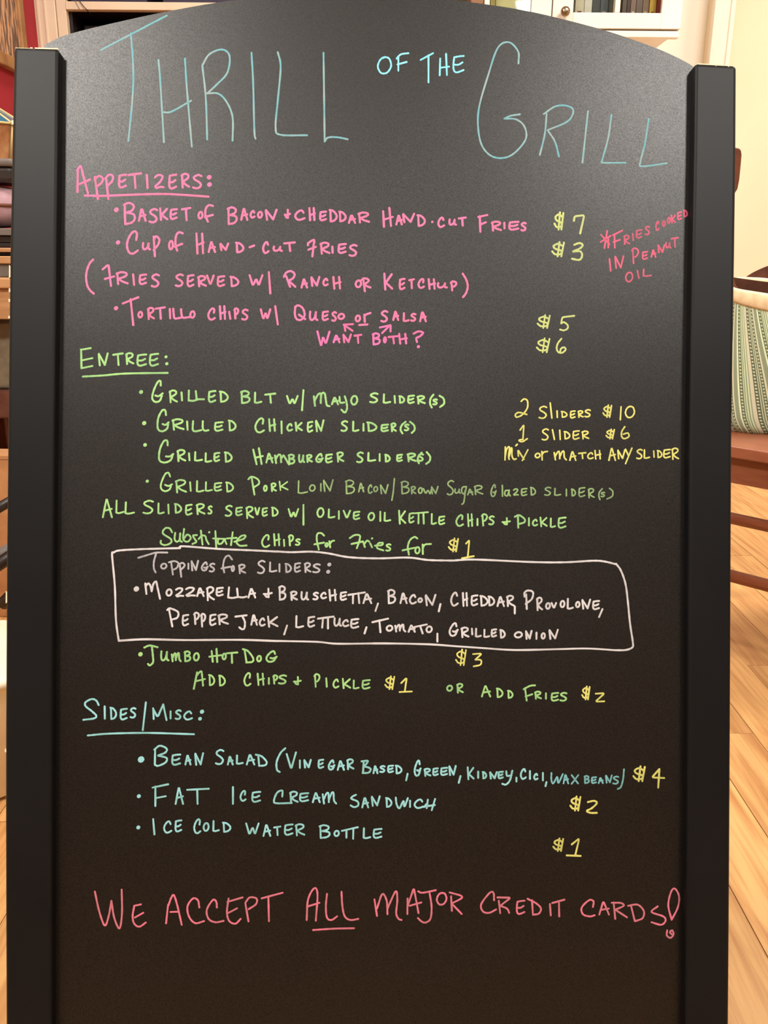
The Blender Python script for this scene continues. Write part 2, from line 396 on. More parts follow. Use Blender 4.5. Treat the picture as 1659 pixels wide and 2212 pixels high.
# ---------------------------------------------------------------- built-in shelving on the left
YS = 3.06
sl = atY(64, 40, YS).x; sr = atY(560, 10, YS).x; sm = atY(143, 40, YS).x; sg = atY(121, 40, YS).x
shz0, shz1 = zY(21, YS, 250), zY(3, YS, 250)
bu = root('built_in_shelving', ((sl+sr)/2, YS, 0), 'cream painted built-in shelving with a dark compartment behind the sign', 'shelving')
box('face_frame', (sl, YS, 0), (sg, YS+0.03, 2.3), M_cream, bu, bevel=0.003)
for k in (0.35, 0.62):
    box('fluting', (sl+(sg-sl)*k-0.004, YS-0.004, 0), (sl+(sg-sl)*k+0.004, YS, 2.3), M_cream, bu, bevel=0.002)
box('inner_stile', (sg+0.002, YS+0.004, 0), (sm, YS+0.03, 2.3), M_cream, bu, bevel=0.002)
box('side_panel', (sl, YS+0.03, 0), (sl+0.02, YB-0.005, 2.3), M_cream, bu)
box('side_panel', (sr-0.02, YS+0.001, 0), (sr, YB-0.005, 2.3), M_cream, bu)
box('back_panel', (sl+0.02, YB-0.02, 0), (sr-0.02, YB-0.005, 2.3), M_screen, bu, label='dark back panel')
for z in (0.45, 0.85):
    box('shelf', (sl+0.02, YS+0.03, z-0.03), (sr-0.02, YB-0.02, z), M_cream, bu)
box('shelf_rail', (sm, YS+0.002, shz0), (sr-0.02, YS+0.03, shz1), M_cream, bu, bevel=0.002)
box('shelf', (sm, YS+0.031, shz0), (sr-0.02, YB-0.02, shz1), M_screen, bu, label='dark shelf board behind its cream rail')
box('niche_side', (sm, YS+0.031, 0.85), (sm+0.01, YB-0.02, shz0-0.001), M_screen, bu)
box('top_board', (sl, YS, 2.3), (sr, YB-0.005, 2.33), M_cream, bu, bevel=0.003)
tv = root('television', ((sm+sr)/2, YS+0.12, 0.851), 'black flat television in the dark compartment of the shelving', 'television')
box('screen', (sm+0.03, YS+0.10, 0.93), (sr-0.05, YS+0.105, shz0-0.03), M_screen, tv)
box('housing', (sm+0.02, YS+0.105, 0.92), (sr-0.04, YS+0.14, shz0-0.02), M_black, tv, bevel=0.004)
box('stand_foot', (sm+0.2, YS+0.06, 0.851), (sr-0.22, YS+0.2, 0.863), M_black, tv, bevel=0.003)
box('stand_neck', ((sm+sr)/2-0.03, YS+0.11, 0.863), ((sm+sr)/2+0.03, YS+0.13, 0.93), M_black, tv)
M_navy = mat('navy_box', srgb(44, 36, 66), scale=20, rough=0.6)
for a, b_, lab in ((atY(146, 0, YS).x, atY(312, 0, YS).x, 'dark navy storage box on the left of the top shelf'), (atY(346, 0, YS).x, atY(500, 0, YS).x, 'dark navy storage box right of its twin on the shelf')):
    bb = root('storage_box', ((a+b_)/2, YS+0.05, shz1), lab, 'box', 'navy boxes on the top shelf')
    box('box_body', (a, YS+0.03, shz1+0.0005), (b_, YB-0.04, shz1+0.17), M_navy, bb, bevel=0.004)
    box('box_lid', (a-0.003, YS+0.027, shz1+0.171), (b_+0.003, YB-0.037, shz1+0.2), M_navy, bb, bevel=0.004)
cable = root('cable', (sm+0.02, YS, shz0), 'thin black cable hanging over the shelf edge', 'cable')
pts = [atY(163, -12, YS-0.003), atY(176, 8, YS-0.005), atY(188, 22, YS-0.004), atY(196, 32, YS+0.03)]
tube('cord', catmull(pts, 5), 0.0014, M_black, cable, n=6)
pts = [atY(158, -6, YS-0.003), atY(166, 8, YS-0.004), atY(172, 20, YS-0.004)]
tube('cord', catmull(pts, 5), 0.0008, M_grey, cable, n=6)

# ---------------------------------------------------------------- picture on the red wall
pic = root('framed_picture', (XL+0.01, 2.7, 1.35), 'gold framed painting of brown bottles and figures on the red wall', 'picture')
M_paint = mat('painted_canvas', srgb(214, 168, 128), srgb(112, 88, 76), scale=9, rough=0.7, stretch=(1, 9, 1.6), lo=0.42, hi=0.56, detail=3)
def wall_y(px, py):
    r = ray(px, py); t = (XL+0.02)/r.x; return (CAMLOC + r*t)
pa = wall_y(52, 60); pb = wall_y(24, 128)
py1 = pa.y; py0 = py1 - 0.62; pz0 = wall_y(22, 148).z; pz1 = pz0 + 0.75
fw = 0.035
box('canvas', (XL+0.004, py0+fw, pz0+fw), (XL+0.016, py1-fw, pz1-fw), M_paint, pic)
box('frame_bar', (XL+0.001, py0, pz0), (XL+0.026, py1, pz0+fw), M_gold, pic, bevel=0.004)
box('frame_bar', (XL+0.001, py0, pz1-fw), (XL+0.026, py1, pz1), M_gold, pic, bevel=0.004)
box('frame_bar', (XL+0.001, py0, pz0+fw), (XL+0.026, py0+fw, pz1-fw), M_gold, pic, bevel=0.004)
box('frame_bar', (XL+0.001, py1-fw, pz0+fw), (XL+0.026, py1, pz1-fw), M_gold, pic, bevel=0.004)

# ---------------------------------------------------------------- desk with its things, left of the sign
YD = 1.9
X0, X1 = XL+0.01, atY(80, 600, YD).x
zt_ = zY(600, YD, 10); zap = zY(690, YD, 10)
dk = root('desk', ((X0+X1)/2, YD+0.25, 0), 'light wooden desk against the red wall at the left edge', 'desk')
box('desktop', (X0, YD-0.01, zt_-0.022), (X1+0.01, YD+0.5, zt_), M_desk, dk, bevel=0.004)
box('apron', (X0+0.02, YD+0.005, zap), (X1-0.01, YD+0.025, zt_-0.023), M_desk, dk, bevel=0.002)
box('apron', (X0+0.02, YD+0.46, zap), (X1-0.01, YD+0.48, zt_-0.023), M_desk, dk)
for (lx, ly) in ((X0+0.005, YD), (X1-0.045, YD), (X0+0.005, YD+0.455), (X1-0.045, YD+0.455)):
    box('leg', (lx, ly+0.026 if ly < YD+.1 else ly-0.03, 0), (lx+0.04, ly+0.066 if ly < YD+.1 else ly+0.003, zt_-0.023), M_desk, dk, bevel=0.003)
pr = root('printer', ((X0+X1)/2, YD+0.15, zt_), 'grey printer with dark slots standing on the desk', 'printer')
zl = [zt_+0.0005, zY(570, YD, 10), zY(553, YD, 10), zY(545, YD, 10), zY(535, YD, 10), zY(524, YD, 10), zY(508, YD, 10), zY(492, YD, 10)]
nm = [('printer_base', M_grey, 0), ('paper_tray', M_desk, -0.01), ('slot', M_black, 0.02), ('paper_tray', M_desk, -0.008), ('slot', M_black, 0.02), ('slot', M_black, 0.02), ('printer_lid', M_grey, 0)]
for i, (n_, mt, dy) in enumerate(nm):
    box(n_, (X0+0.03, YD+0.03+dy, zl[i]), (X1-0.02, YD+0.22, zl[i+1]-0.0004), mt, pr, bevel=0.002)
zc0, zc1 = zl[-1], zY(392, YD, 10)
cu = root('cushion', ((X0+X1)/2, YD+0.2, zc0), 'lilac cushion lying on top of the grey printer', 'cushion')
vs = []; fs = []; n1, n2 = 20, 12; cxm = (X0+X1)/2-0.01; rx = (X1-X0)/2-0.03; ry = 0.10; rz = (zc1-zc0)/2
for j in range(n2+1):
    ph = -math.pi/2 + math.pi*j/n2
    for i in range(n1):
        th = 2*math.pi*i/n1
        se = lambda v, e: math.copysign(abs(v)**e, v)
        vs.append((cxm + rx*se(math.cos(ph), .6)*se(math.cos(th), .5), YD+0.13+ry*se(math.cos(ph), .6)*se(math.sin(th), .5), zc0+0.001+rz+rz*se(math.sin(ph), .75)))
for j in range(n2):
    for i in range(n1): fs.append((j*n1+i, j*n1+(i+1) % n1, (j+1)*n1+(i+1) % n1, (j+1)*n1+i))
c_ = mesh('cushion_body', vs, fs, M_lilac, cu, smooth=True); fix(c_.data)
tube('piping', [(cxm + rx*1.0*math.copysign(abs(math.cos(a))**.5, math.cos(a)), YD+0.13+ry*math.copysign(abs(math.sin(a))**.5, math.sin(a)), zc0+0.001+rz) for a in [2*math.pi*k/32 for k in range(33)]], 0.004, M_brown, cu, n=6)
hb = root('black_case', ((X0+X1)/2, YD+0.2, zc1), 'flat black case resting on the lilac cushion', 'case')
box('case_body', (X0+0.05, YD+0.05, zc1+0.002), (X1-0.05, YD+0.22, zY(364, YD+0.1, 10)), M_black, hb, bevel=0.008)
box('case_lid', (X0+0.045, YD+0.045, zY(364, YD+0.1, 10)+0.0005), (X1-0.045, YD+0.225, zY(347, YD+0.1, 10)), M_grey, hb, bevel=0.006)

# stained glass lamp: standing on the desk behind the printer
YL = YD+0.42
lt = atY(16, 268, YL-0.1); lxr = atY(22, 268, YL-0.14).x
lampc = (lxr-0.155, YL-0.02, zt_)
lp = root('stained_glass_lamp', lampc, 'stained glass table lamp with teal and amber panes behind the cushion', 'lamp')
zs0 = zY(340, YL-0.12, 10) - zt_; zs1 = zY(262, YL-0.12, 10) - zt_; zs2 = zY(205, YL-0.1, 10) - zt_
lathe('lamp_base', lampc, [(0.06, 0.0005), (0.062, 0.01), (0.03, 0.025), (0.012, 0.04)], M_brass, lp)
lathe('lamp_stem', lampc, [(0.010, 0.041), (0.008, 0.2), (0.012, zs0), (0.008, zs2-0.01)], M_brass, lp, n=12)
shade = bpy.data.objects.new('shade', None); COL.objects.link(shade); shade.parent = lp; shade.empty_display_size = .02
NS = 8
for k in range(NS):
    a0, a1 = 2*math.pi*k/NS + 0.35, 2*math.pi*(k+1)/NS + 0.35
    P = lambda r_, z, a: Vector((lampc[0]+r_*math.cos(a), lampc[1]+r_*math.sin(a), zt_+z))
    r0, r1, r2 = 0.145, 0.15, 0.05
    mesh('glass_panel', [P(r0*.9, zs0, a0), P(r0*.9, zs0, a1), P(r1, zs1, a1), P(r1, zs1, a0), P(r0*.9-.003, zs0, a0), P(r0*.9-.003, zs0, a1), P(r1-.003, zs1, a1), P(r1-.003, zs1, a0)], BF, M_amber, shade)
    mesh('glass_panel', [P(r1, zs1+.002, a0), P(r1, zs1+.002, a1), P(r2, zs2, a1), P(r2, zs2, a0), P(r1-.003, zs1, a0), P(r1-.003, zs1, a1), P(r2-.003, zs2-.003, a1), P(r2-.003, zs2-.003, a0)], BF, M_teal, shade)
    tube('came', [P(r0*.9+.002, zs0, a0), P(r1+.002, zs1, a0), P(r2+.002, zs2, a0)], 0.003, M_brass, shade, n=6)
    tube('came', [P(r1+.002, zs1, a0), P(r1+.002, zs1, a1)], 0.003, M_brass, shade, n=6)
    me_ = lathe('glass_bead', P(r1+.004, zs1, a0), [(0.001, -.007), (.006, -.004), (.007, 0), (.006, .004), (.001, .007)], M_brass, shade, n=10)

# under the desk
gb = root('fabric_bin', (X0+0.2, YD+0.2, 0), 'greige fabric storage bin on the stool under the desk', 'storage bin')
zg0, zg1 = zY(842, YD+0.08, 10), zY(694, YD+0.08, 10)
box('bin_body', (X0+0.05, YD+0.08, zg0+0.001), (X1-0.06, YD+0.40, min(zg1, zap-0.005)), M_greige, gb, bevel=0.01)
box('bin_rim', (X0+0.045, YD+0.075, min(zg1, zap-0.005)-0.03), (X1-0.055, YD+0.079, min(zg1, zap-0.005)-0.005), M_greige, gb)
st_ = root('low_stool', (X0+0.2, YD+0.2, 0), 'low brown wooden stool holding the fabric bin under the desk', 'stool')
zs_ = zg0; zs_b = zY(905, YD+0.06, 10)
box('stool_top', (X0+0.045, YD+0.06, zs_b), (X1-0.05, YD+0.42, zs_), M_brown, st_, bevel=0.006)
for lx in (X0+0.05, X1-0.10):
    for ly in (YD+0.075, YD+0.37):
        box('leg', (lx, ly, 0), (lx+0.04, ly+0.04, zs_b-0.0005), M_brown, st_, bevel=0.003)
cb = root('cardboard_box', (X0+0.2, YD-0.3, 0), 'plain tan cardboard box standing on the floor before the desk', 'box')
zc = zY(962, YD-0.02, 10)
box('box_body', (X0+0.07, YD-0.12, 0), (X1-0.02, YD-0.02, zc*0.98), M_tan, cb, bevel=0.002)
box('box_flap', (X0+0.07, YD-0.122, zc*0.98), (X1-0.02, YD-0.118, zc), M_tan, cb)
box('packing_tape', (X0+0.2, YD-0.1215, zc*0.3), (X0+0.25, YD-0.1202, zc*0.97), M_canvas, cb)
# black folding stool frame in front
fs_ = root('folding_stool', (-0.85, 1.55, 0), 'black metal folding stool partly hidden behind the left rail', 'stool')
def bar(nm_, pa_, pb_, Y_, r_=0.010, M=M_black, par=fs_):
    tube(nm_, [atY(pa_[0], pa_[1], Y_), atY(pb_[0], pb_[1], Y_)], r_, M, par, n=10)
bar('frame_bar', (-120, 1165), (70, 1055), 1.55)
bar('frame_bar', (-120, 1265), (70, 1160), 1.60, 0.013, M_grey)
bar('frame_bar', (-110, 1292), (70, 1170), 1.55, 0.013)
bar('leg', (4, 1306), (70, 1240), 1.50, 0.012)
q = atY(-100, 1160, 1.55)
tube('leg', [q, Vector((q.x-0.02, q.y-0.02, 0.0))], 0.010, M_black, fs_, n=10)
q = atY(70, 1172, 1.6)
tube('leg', [q, Vector((q.x+0.02, q.y+0.03, 0.0))], 0.010, M_black, fs_, n=10)
# white waste bin
wb_f = atZ(8, 1764, 0.0)
wy = wb_f.y + 0.11; wx = wb_f.x - 0.075
zw = 0.205
wbn = root('waste_bin', (wx, wy, 0), 'white plastic waste bin on the oak floor by the left rail', 'bin')
lathe('bin_body', (wx, wy, 0), [(0.085, 0.0), (0.095, 0.01), (0.118, zw-0.01), (0.122, zw), (0.112, zw), (0.09, 0.02), (0.001, 0.015)], M_binwhite, wbn, n=32)
lathe('bin_rim', (wx, wy, zw-0.012), [(0.120, 0), (0.127, 0.004), (0.127, 0.012), (0.121, 0.016)], M_binwhite, wbn, n=32)

# ---------------------------------------------------------------- bench at the right
A = Vector((0.676, 1.549, 0)); dirL = Vector((-0.72, 0.694, 0)).normalized(); nb = Vector((0.694, 0.72, 0)).normalized()
be = root('wooden_bench', (A.x+0.2, A.y, 0), 'reddish cherry wood bench with two rails holding the striped bag', 'bench')
P0 = A + dirL*0.24
Lb = 1.75; Db = 0.40
mv = -dirL
obox('seat', P0 + Vector((0, 0, 0.4315)), mv*Lb, nb*Db, Vector((0, 0, 0.0225)), M_cherry, be, bevel=0.003)
obox('apron', P0 + mv*0.02 + nb*0.03 + Vector((0, 0, 0.376)), mv*(Lb-.04), nb*0.018, Vector((0, 0, 0.0555)), M_cherry, be, bevel=0.002)
obox('apron', P0 + mv*0.02 + nb*(Db-.048) + Vector((0, 0, 0.376)), mv*(Lb-.04), nb*0.018, Vector((0, 0, 0.0555)), M_cherry, be, bevel=0.002)
for e in (0.02, Lb-0.055):
    for w in (0.03, Db-0.065):
        obox('leg', P0 + mv*e + nb*w - Vector((0, 0, 0)), mv*0.035, nb*0.035, Vector((0, 0, 0.375)), M_cherry, be, bevel=0.004)
for zz, w, r_ in ((0.302, 0.047, 0.0115), (0.185, 0.047, 0.0125)):
    a = P0 + mv*0.04 + nb*w + Vector((0, 0, zz)); b_ = P0 + mv*(Lb-0.04) + nb*w + Vector((0, 0, zz))
    tube('stretcher', [a, b_], r_, M_cherry, be, n=16)

# ---------------------------------------------------------------- chair behind
ch = root('dining_chair', (0.63, 2.15, 0), 'brown wooden dining chair behind the sign, only its back corner showing', 'chair')
cxr = atY(1603, 345, 2.0).x; cw = 0.40; cxl = cxr - cw
zt1, zt0 = zY(318, 2.0, 1590), zY(418, 2.0, 1590)
outl = [(1588, 418), (1594, 408), (1598, 388), (1601.5, 352), (1603, 334), (1601.5, 324), (1597, 319.5), (1588, 318)]
rt_ = [atY(x_, y_, 2.0) for x_, y_ in outl]
xm = (cxl+cxr)/2
pts2 = [(v.x, v.z) for v in rt_] + [(2*xm - v.x, v.z) for v in reversed(rt_)]
n_ = len(pts2)
vs = [(x, 2.0, z) for x, z in pts2] + [(x, 2.018, z) for x, z in pts2]
fs = [tuple(range(n_)), tuple(range(n_, 2*n_))[::-1]] + [(i, (i+1) % n_, n_+(i+1) % n_, n_+i) for i in range(n_)]
o = mesh('crest_rail', vs, fs, M_walnut, ch, bevel=0.003); fix(o.data)
for s in (-1, 1):
    xm = (cxl+cxr)/2
    tube('back_post', [(xm+s*0.135, 2.03, zt0+0.005), (xm+s*0.15, 2.05, 0.75), (xm+s*0.155, 2.06, 0.46), (xm+s*0.16, 2.03, 0.0)], [0.011, 0.014, 0.016, 0.012], M_walnut, ch)
    tube('leg', [(xm+s*0.155, 2.40, 0.43), (xm+s*0.165, 2.42, 0.0)], [0.016, 0.011], M_walnut, ch)
box('seat', (xm-0.19, 2.04, 0.43), (xm+0.19, 2.44, 0.455), M_walnut, ch, bevel=0.008)
for k in (-0.07, 0, 0.07):
    tube('spindle', [(xm+k, 2.035, zt0+0.004), (xm+k*1.1, 2.07, 0.454)], 0.007, M_walnut, ch, n=8)
tube('stretcher', [(xm-0.155, 2.05, 0.2), (xm+0.155, 2.05, 0.2)], 0.009, M_walnut, ch)
tube('stretcher', [(xm-0.160, 2.41, 0.2), (xm+0.160, 2.41, 0.2)], 0.009, M_walnut, ch)

# ---------------------------------------------------------------- striped tote bag
bc = Vector((0.868, 1.775, 0.4545))
tote = root('tote_bag', bc, 'green and cream striped cloth tote bag sitting on the wooden bench', 'bag')
NR, NZ = 64, 14
def bagp(t, w, inset=0.0):
    """t 0..1 up the bag, w angle"""
    a = 0.215 - 0.035*t + 0.012*math.sin(3.0*w+1) * (1-t); b = 0.100 - 0.018*t + 0.006*math.sin(5*w)
    a -= inset; b -= inset
    se = lambda v, e: math.copysign(abs(v)**e, v)
    x = a*se(math.cos(w), 0.8); y = b*se(math.sin(w), 0.8)
    front = max(0, -math.sin(w))
    h = 0.262 + 0.031*(1-front**0.45) + 0.008*math.cos(2*w+0.6)
    puff = 1 + 0.05*math.sin(math.pi*t)
    lean = -0.020*(1-t)*0
    zz = h*t - 0.006*math.exp(-((t)/0.08)**2)*0
    if t < 0.12: k = t/0.12; puff *= 0.93 + 0.07*math.sin(k*math.pi/2)
    return Vector((bc.x + x*puff + lean, bc.y + y*puff, bc.z + zz))
def bag_part(nm_, t0, t1, nz, inset, M, thick=0.0, uv=False):
    vs = []; fs = []; uvs = []
    for j in range(nz+1):
        t = t0 + (t1-t0)*j/nz
        for i in range(NR+1):
            w = 2*math.pi*i/NR; vs.append(bagp(t, w, inset))
            uvs.append((w*0.160 + 0.115*t + 0.010*math.sin(t*5 + w*2), t*0.29))
    R1 = NR+1
    for j in range(nz):
        for i in range(NR): fs.append((j*R1+i, j*R1+i+1, (j+1)*R1+i+1, (j+1)*R1+i))
    if t0 == 0: fs.append(tuple(range(NR))[::-1])
    o = mesh(nm_, vs, fs, M, tote, smooth=True)
    if uv:
        ul = o.data.uv_layers.new(name='UVMap')
        for lp_ in o.data.loops: ul.data[lp_.index].uv = uvs[lp_.vertex_index] if lp_.vertex_index < len(uvs) else (0, 0)
    return o
body = bag_part('bag_body', 0.0, 0.93, 16, 0.0, M_stripe, uv=True)
lining = bag_part('lining', 0.05, 0.99, 8, 0.006, M_brown)
def rim():
    vs = []; fs = []; K = 8
    for i in range(NR):
        w = 2*math.pi*i/NR; c = bagp(0.955, w); c.z += 0.006*math.sin(3*w+2.2)
        front = max(0, -math.sin(w)); hh = 0.012 + 0.006*front
        out = Vector((math.cos(w), math.sin(w), 0)).normalized()
        for k in range(K):
            a = 2*math.pi*k/K; vs.append(c + out*(0.005*math.cos(a)+0.003) + Vector((0, 0, hh*math.sin(a))))
    for i in range(NR):
        for k in range(K):
            j = (i+1) % NR; fs.append((i*K+k, i*K+(k+1) % K, j*K+(k+1) % K, j*K+k))
    o = mesh('rim_band', vs, fs, M_canvas, tote, smooth=True, label='cream rim band'); fix(o.data)
rim()
for s, yy in ((1, 0.085),):
    pts = catmull([Vector((bc.x-0.112, bc.y+yy, bc.z+0.25)), Vector((bc.x-0.100, bc.y+yy+0.01, bc.z+0.290)), Vector((bc.x-0.01, bc.y+yy+0.01, bc.z+0.322)), Vector((bc.x+0.075, bc.y+yy+0.01, bc.z+0.305)), Vector((bc.x+0.085, bc.y+yy, bc.z+0.25))], 8)
    vs = []; fs = []
    for i, p in enumerate(pts):
        t = (pts[min(i+1, len(pts)-1)]-pts[max(0, i-1)]).normalized(); n_ = Vector((-t.z, 0, t.x))
        for a, b_ in ((-0.013, -0.002), (0.013, -0.002), (0.013, 0.002), (-0.013, 0.002)):
            vs.append(p + n_*a + Vector((0, b_, 0)))
    for i in range(len(pts)-1):
        for k in range(4): fs.append((i*4+k, i*4+(k+1) % 4, (i+1)*4+(k+1) % 4, (i+1)*4+k))
    fs += [(3, 2, 1, 0), tuple((len(pts)-1)*4+k for k in range(4))]
    o = mesh('handle', vs, fs, M_brown, tote, label='brown cloth handle'); fix(o.data)

# ================================================================ THE SIGN
MPP = 0.726/FX
PSI = math.radians(1.7)
BU = R0*math.cos(PSI) + F*math.sin(PSI)
BN = -(F*math.cos(PSI) - R0*math.sin(PSI))
BV = -D0
BO = CAMLOC + F*0.726
def px_uv0(px, py, w=0.0):
    r = ray(px, py); P = BO + BN*w
    t = (P - CAMLOC).dot(BN)/r.dot(BN); Q = CAMLOC + r*t - BO
    return Q.dot(BU), Q.dot(BV)
def S(u, v, w): return BO + BU*u + BV*v + BN*w
sign = root('menu_sign', (0, 0.84, 0), 'black A-frame menu board covered in colourful marker handwriting', 'sign board')
vbot = -BO.z/BV.z + 0.004
arch_px = [(96, 97), (110, 90), (143, 75.5), (227, 54), (360, 25), (500, 1), (640, -12), (770, -16), (900, -9), (1040, 8), (1150, 26), (1280, 58), (1360, 83), (1430, 109), (1480, 133), (1500, 146), (1512, 156)]
arch = [Vector(px_uv0(x, y)) for x, y in arch_px]
arch = catmull(arch, 5)
TH = 0.010
def panel_geo(mir=False):
    pts = [(arch[0].x, vbot)] + [(p.x, p.y) for p in arch] + [(arch[-1].x, vbot)]
    n = len(pts); vs = []
    for w in (0.0, -TH):
        for (u, v) in pts: vs.append(S(u, v, w))
    fs = [tuple(range(n))[::-1], tuple(range(n, 2*n))] + [(i, (i+1) % n, n+(i+1) % n, n+i) for i in range(n)]
    return vs, fs
HY = S(0, 0.40, 0).y + 0.045
mir = lambda v: Vector((v.x, 2*HY - v.y, v.z))
vs, fs = panel_geo()
pan = mesh('writing_panel', vs, fs, M_board, sign, label='dark writing surface with an arched top'); fix(pan.data)
o = mesh('rear_panel', [mir(v) for v in vs], fs, M_board, sign); fix(o.data)
WR = 0.010
RAILS = {
 'left': ([(104, 127), (350, 125), (700, 121), (1000, 117), (1400, 113), (1800, 111.5), (2212, 111)],
          [(101, 29.5), (270, 26), (430, 22.5), (590, 19.5), (760, 17.5), (960, 15.5), (1100, 13.5), (1350, 12), (1600, 10.5), (1900, 10.5), (2212, 12)]),
 'right': ([(136, 1501), (300, 1499), (460, 1497), (600, 1493), (1000, 1488), (1300, 1487), (1600, 1486), (1900, 1484), (2212, 1481)],
           [(141, 1592), (300, 1591.5), (460, 1589.5), (600, 1587.5), (780, 1584.5), (1000, 1581.5), (1300, 1580.5), (1600, 1579), (1900, 1577.5), (2212, 1575)])}
def interp(T, y):
    if y <= T[0][0]: return T[0][1]
    for (a, xa_), (b_, xb2) in zip(T, T[1:]):
        if y <= b_: return xa_ + (xb2-xa_)*(y-a)/(b_-a)
    return T[-1][1]
for side, (inn, out) in RAILS.items():
    st_y = [None] + [130+40*0 + (2212-130)*k/10 for k in range(1, 11)] + ['end']
    prof = []
    for s_ in st_y:
        if s_ is None:
            a = px_uv0(inn[0][1], inn[0][0], WR); b_ = px_uv0(out[0][1], out[0][0], WR)
        elif s_ == 'end':
            a = (prof[-1][0][0], vbot); b_ = (prof[-1][1][0], vbot)
        else:
            a = px_uv0(interp(inn, s_), s_, WR); b_ = px_uv0(interp(out, s_), s_, WR)
            a = (a[0], a[1]); b_ = (b_[0], a[1])
        prof.append((a, b_))
    vs = []; fs = []
    for (a, b_) in prof:
        vs += [S(a[0], a[1], WR), S(b_[0], b_[1], WR), S(b_[0], b_[1], -TH-0.004), S(a[0], a[1], -TH-0.004)]
    for i in range(len(prof)-1):
        for k in range(4): fs.append((i*4+k, i*4+(k+1) % 4, (i+1)*4+(k+1) % 4, (i+1)*4+k))
    n = len(prof)-1
    fs += [(0, 1, 2, 3), (n*4+3, n*4+2, n*4+1, n*4)]
    for mir_ in (False, True):
        o = mesh('side_rail', [mir(v) if mir_ else v for v in vs], fs, M_rail, sign); fix(o.data)
        bv = o.modifiers.new('bevel', 'BEVEL'); bv.width = 0.0030; bv.segments = 4; bv.limit_method = 'ANGLE'; bv.angle_limit = math.radians(40)
        for p_ in o.data.polygons: p_.use_smooth = False
    (ai, bi) = prof[0]
    # pale strip painting the bevel's highlight along the top end of the rail
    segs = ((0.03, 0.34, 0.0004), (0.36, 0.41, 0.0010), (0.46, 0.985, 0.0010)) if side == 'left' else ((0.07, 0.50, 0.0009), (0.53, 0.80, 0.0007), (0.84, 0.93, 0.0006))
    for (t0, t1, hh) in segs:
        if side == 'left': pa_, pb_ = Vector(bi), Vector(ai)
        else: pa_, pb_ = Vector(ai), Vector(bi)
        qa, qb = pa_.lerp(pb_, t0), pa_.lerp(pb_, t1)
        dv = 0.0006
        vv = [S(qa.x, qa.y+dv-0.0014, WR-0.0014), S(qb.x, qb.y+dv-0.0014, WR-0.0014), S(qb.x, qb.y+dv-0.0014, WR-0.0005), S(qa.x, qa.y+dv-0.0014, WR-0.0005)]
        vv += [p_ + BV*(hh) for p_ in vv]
        o = mesh('painted_edge_glint', vv, BF, M_chip_glint, sign, label='pale strip painted as the highlight on the rail top edge'); fix(o.data)
# hinge straps between the two frames
for u in (-0.24, 0.24):
    obox('hinge', S(u-0.02, 0.36, -TH-0.003), BU*0.04, BV*0.015, Vector((0, 2*(HY - S(u, 0.36, -TH).y)-0.0, 0)), M_black, sign)
# small chips in the black paint of the rails
for (py, ln) in ((588, 28), (628, 9), (650, 7), (686, 6), (1290, 26), (1620, 7), (266, 10)):
    u, v = px_uv0(interp(RAILS['left'][1], py), py, WR-0.003); u += 0.0010; h = ln*MPP/2; s = 0.0009
    vv = []
    for w in (WR-0.0042, WR-0.0012):
        vv += [S(u-0.0003, v-h, w), S(u+s, v-h*.8, w), S(u+s*.8, v+h*.8, w), S(u-0.0003, v+h, w)]
    o = mesh('paint_chip', vv, BF, M_chip_glint, sign); fix(o.data)

# ================================================================ THE HANDWRITING
GLY = {
'A': '-0,100 42,0 100,100;-16,66 98,56',
'B': '-8,6 12,98;~0,10 45,0 90,12 80,34 25,46;~25,46 90,54 100,76 70,94 12,100',
'C': '~90,25 72,2 42,8 10,38 3,70 28,98 62,98 100,84',
'c': '~86,38 92,10 66,0 26,22 2,60 20,93 58,100 100,86',
'D': '-10,6 16,98;~0,2 50,10 96,42 96,72 60,94 16,100',
'E': '~100,2 60,4 10,10;~10,10 3,50 6,86 34,100 98,86;~8,54 50,54 88,40',
'F': '-0,12 100,0;-16,8 22,100;-18,58 84,44',
'G': '~84,24 74,0 48,6 12,44 4,76 26,100 68,94 92,62;~42,64 66,68 100,52',
'H': '-0,0 14,100;-80,0 92,98;-10,58 100,44',
'I': '-20,0 80,100',
'/': '-100,0 0,100',
',': '-100,0 0,100',
'-': '-0,100 100,0',
'K': '-0,0 12,100;-95,4 14,60;~14,58 40,66 100,94',
'L': '-8,0 4,96;~4,96 40,100 100,90',
'M': '-0,12 10,100;~8,60 28,6 42,4 46,86;~46,66 66,2 80,0 84,70 100,100',
'N': '-0,12 12,100;-2,4 68,96;-68,96 100,0',
'O': '~52,2 18,18 0,60 24,98 68,96 98,56 84,12 52,2 30,8',
'P': '-12,6 26,100;~0,16 34,0 88,8 98,30 66,54 22,60',
'R': '-6,8 14,100;~0,14 40,0 86,8 82,32 18,56;~18,56 52,78 100,94',
'S': '~98,8 60,0 14,14 16,32 66,52 92,72 72,94 34,100 0,94',
'T': '-0,12 100,0;-48,6 56,100',
'U': '~4,0 0,52 10,88 38,92 66,60 80,6;~80,6 76,60 84,88 100,94',
'V': '-0,0 50,100 100,0',
'W': '-0,0 26,100 52,30 70,98 100,0',
'X': '-0,0 96,96;-100,0 0,100',
'Z': '~2,18 40,0 88,10 66,48 4,88;~4,88 20,100 60,92 100,94',
'+': '-58,0 60,100;~0,62 50,62 100,50;~10,66 34,96 60,92',
'$': '~86,26 50,12 12,28 28,48 78,62 72,84 26,86 0,66;-62,0 46,100;-100,4 78,100',
}
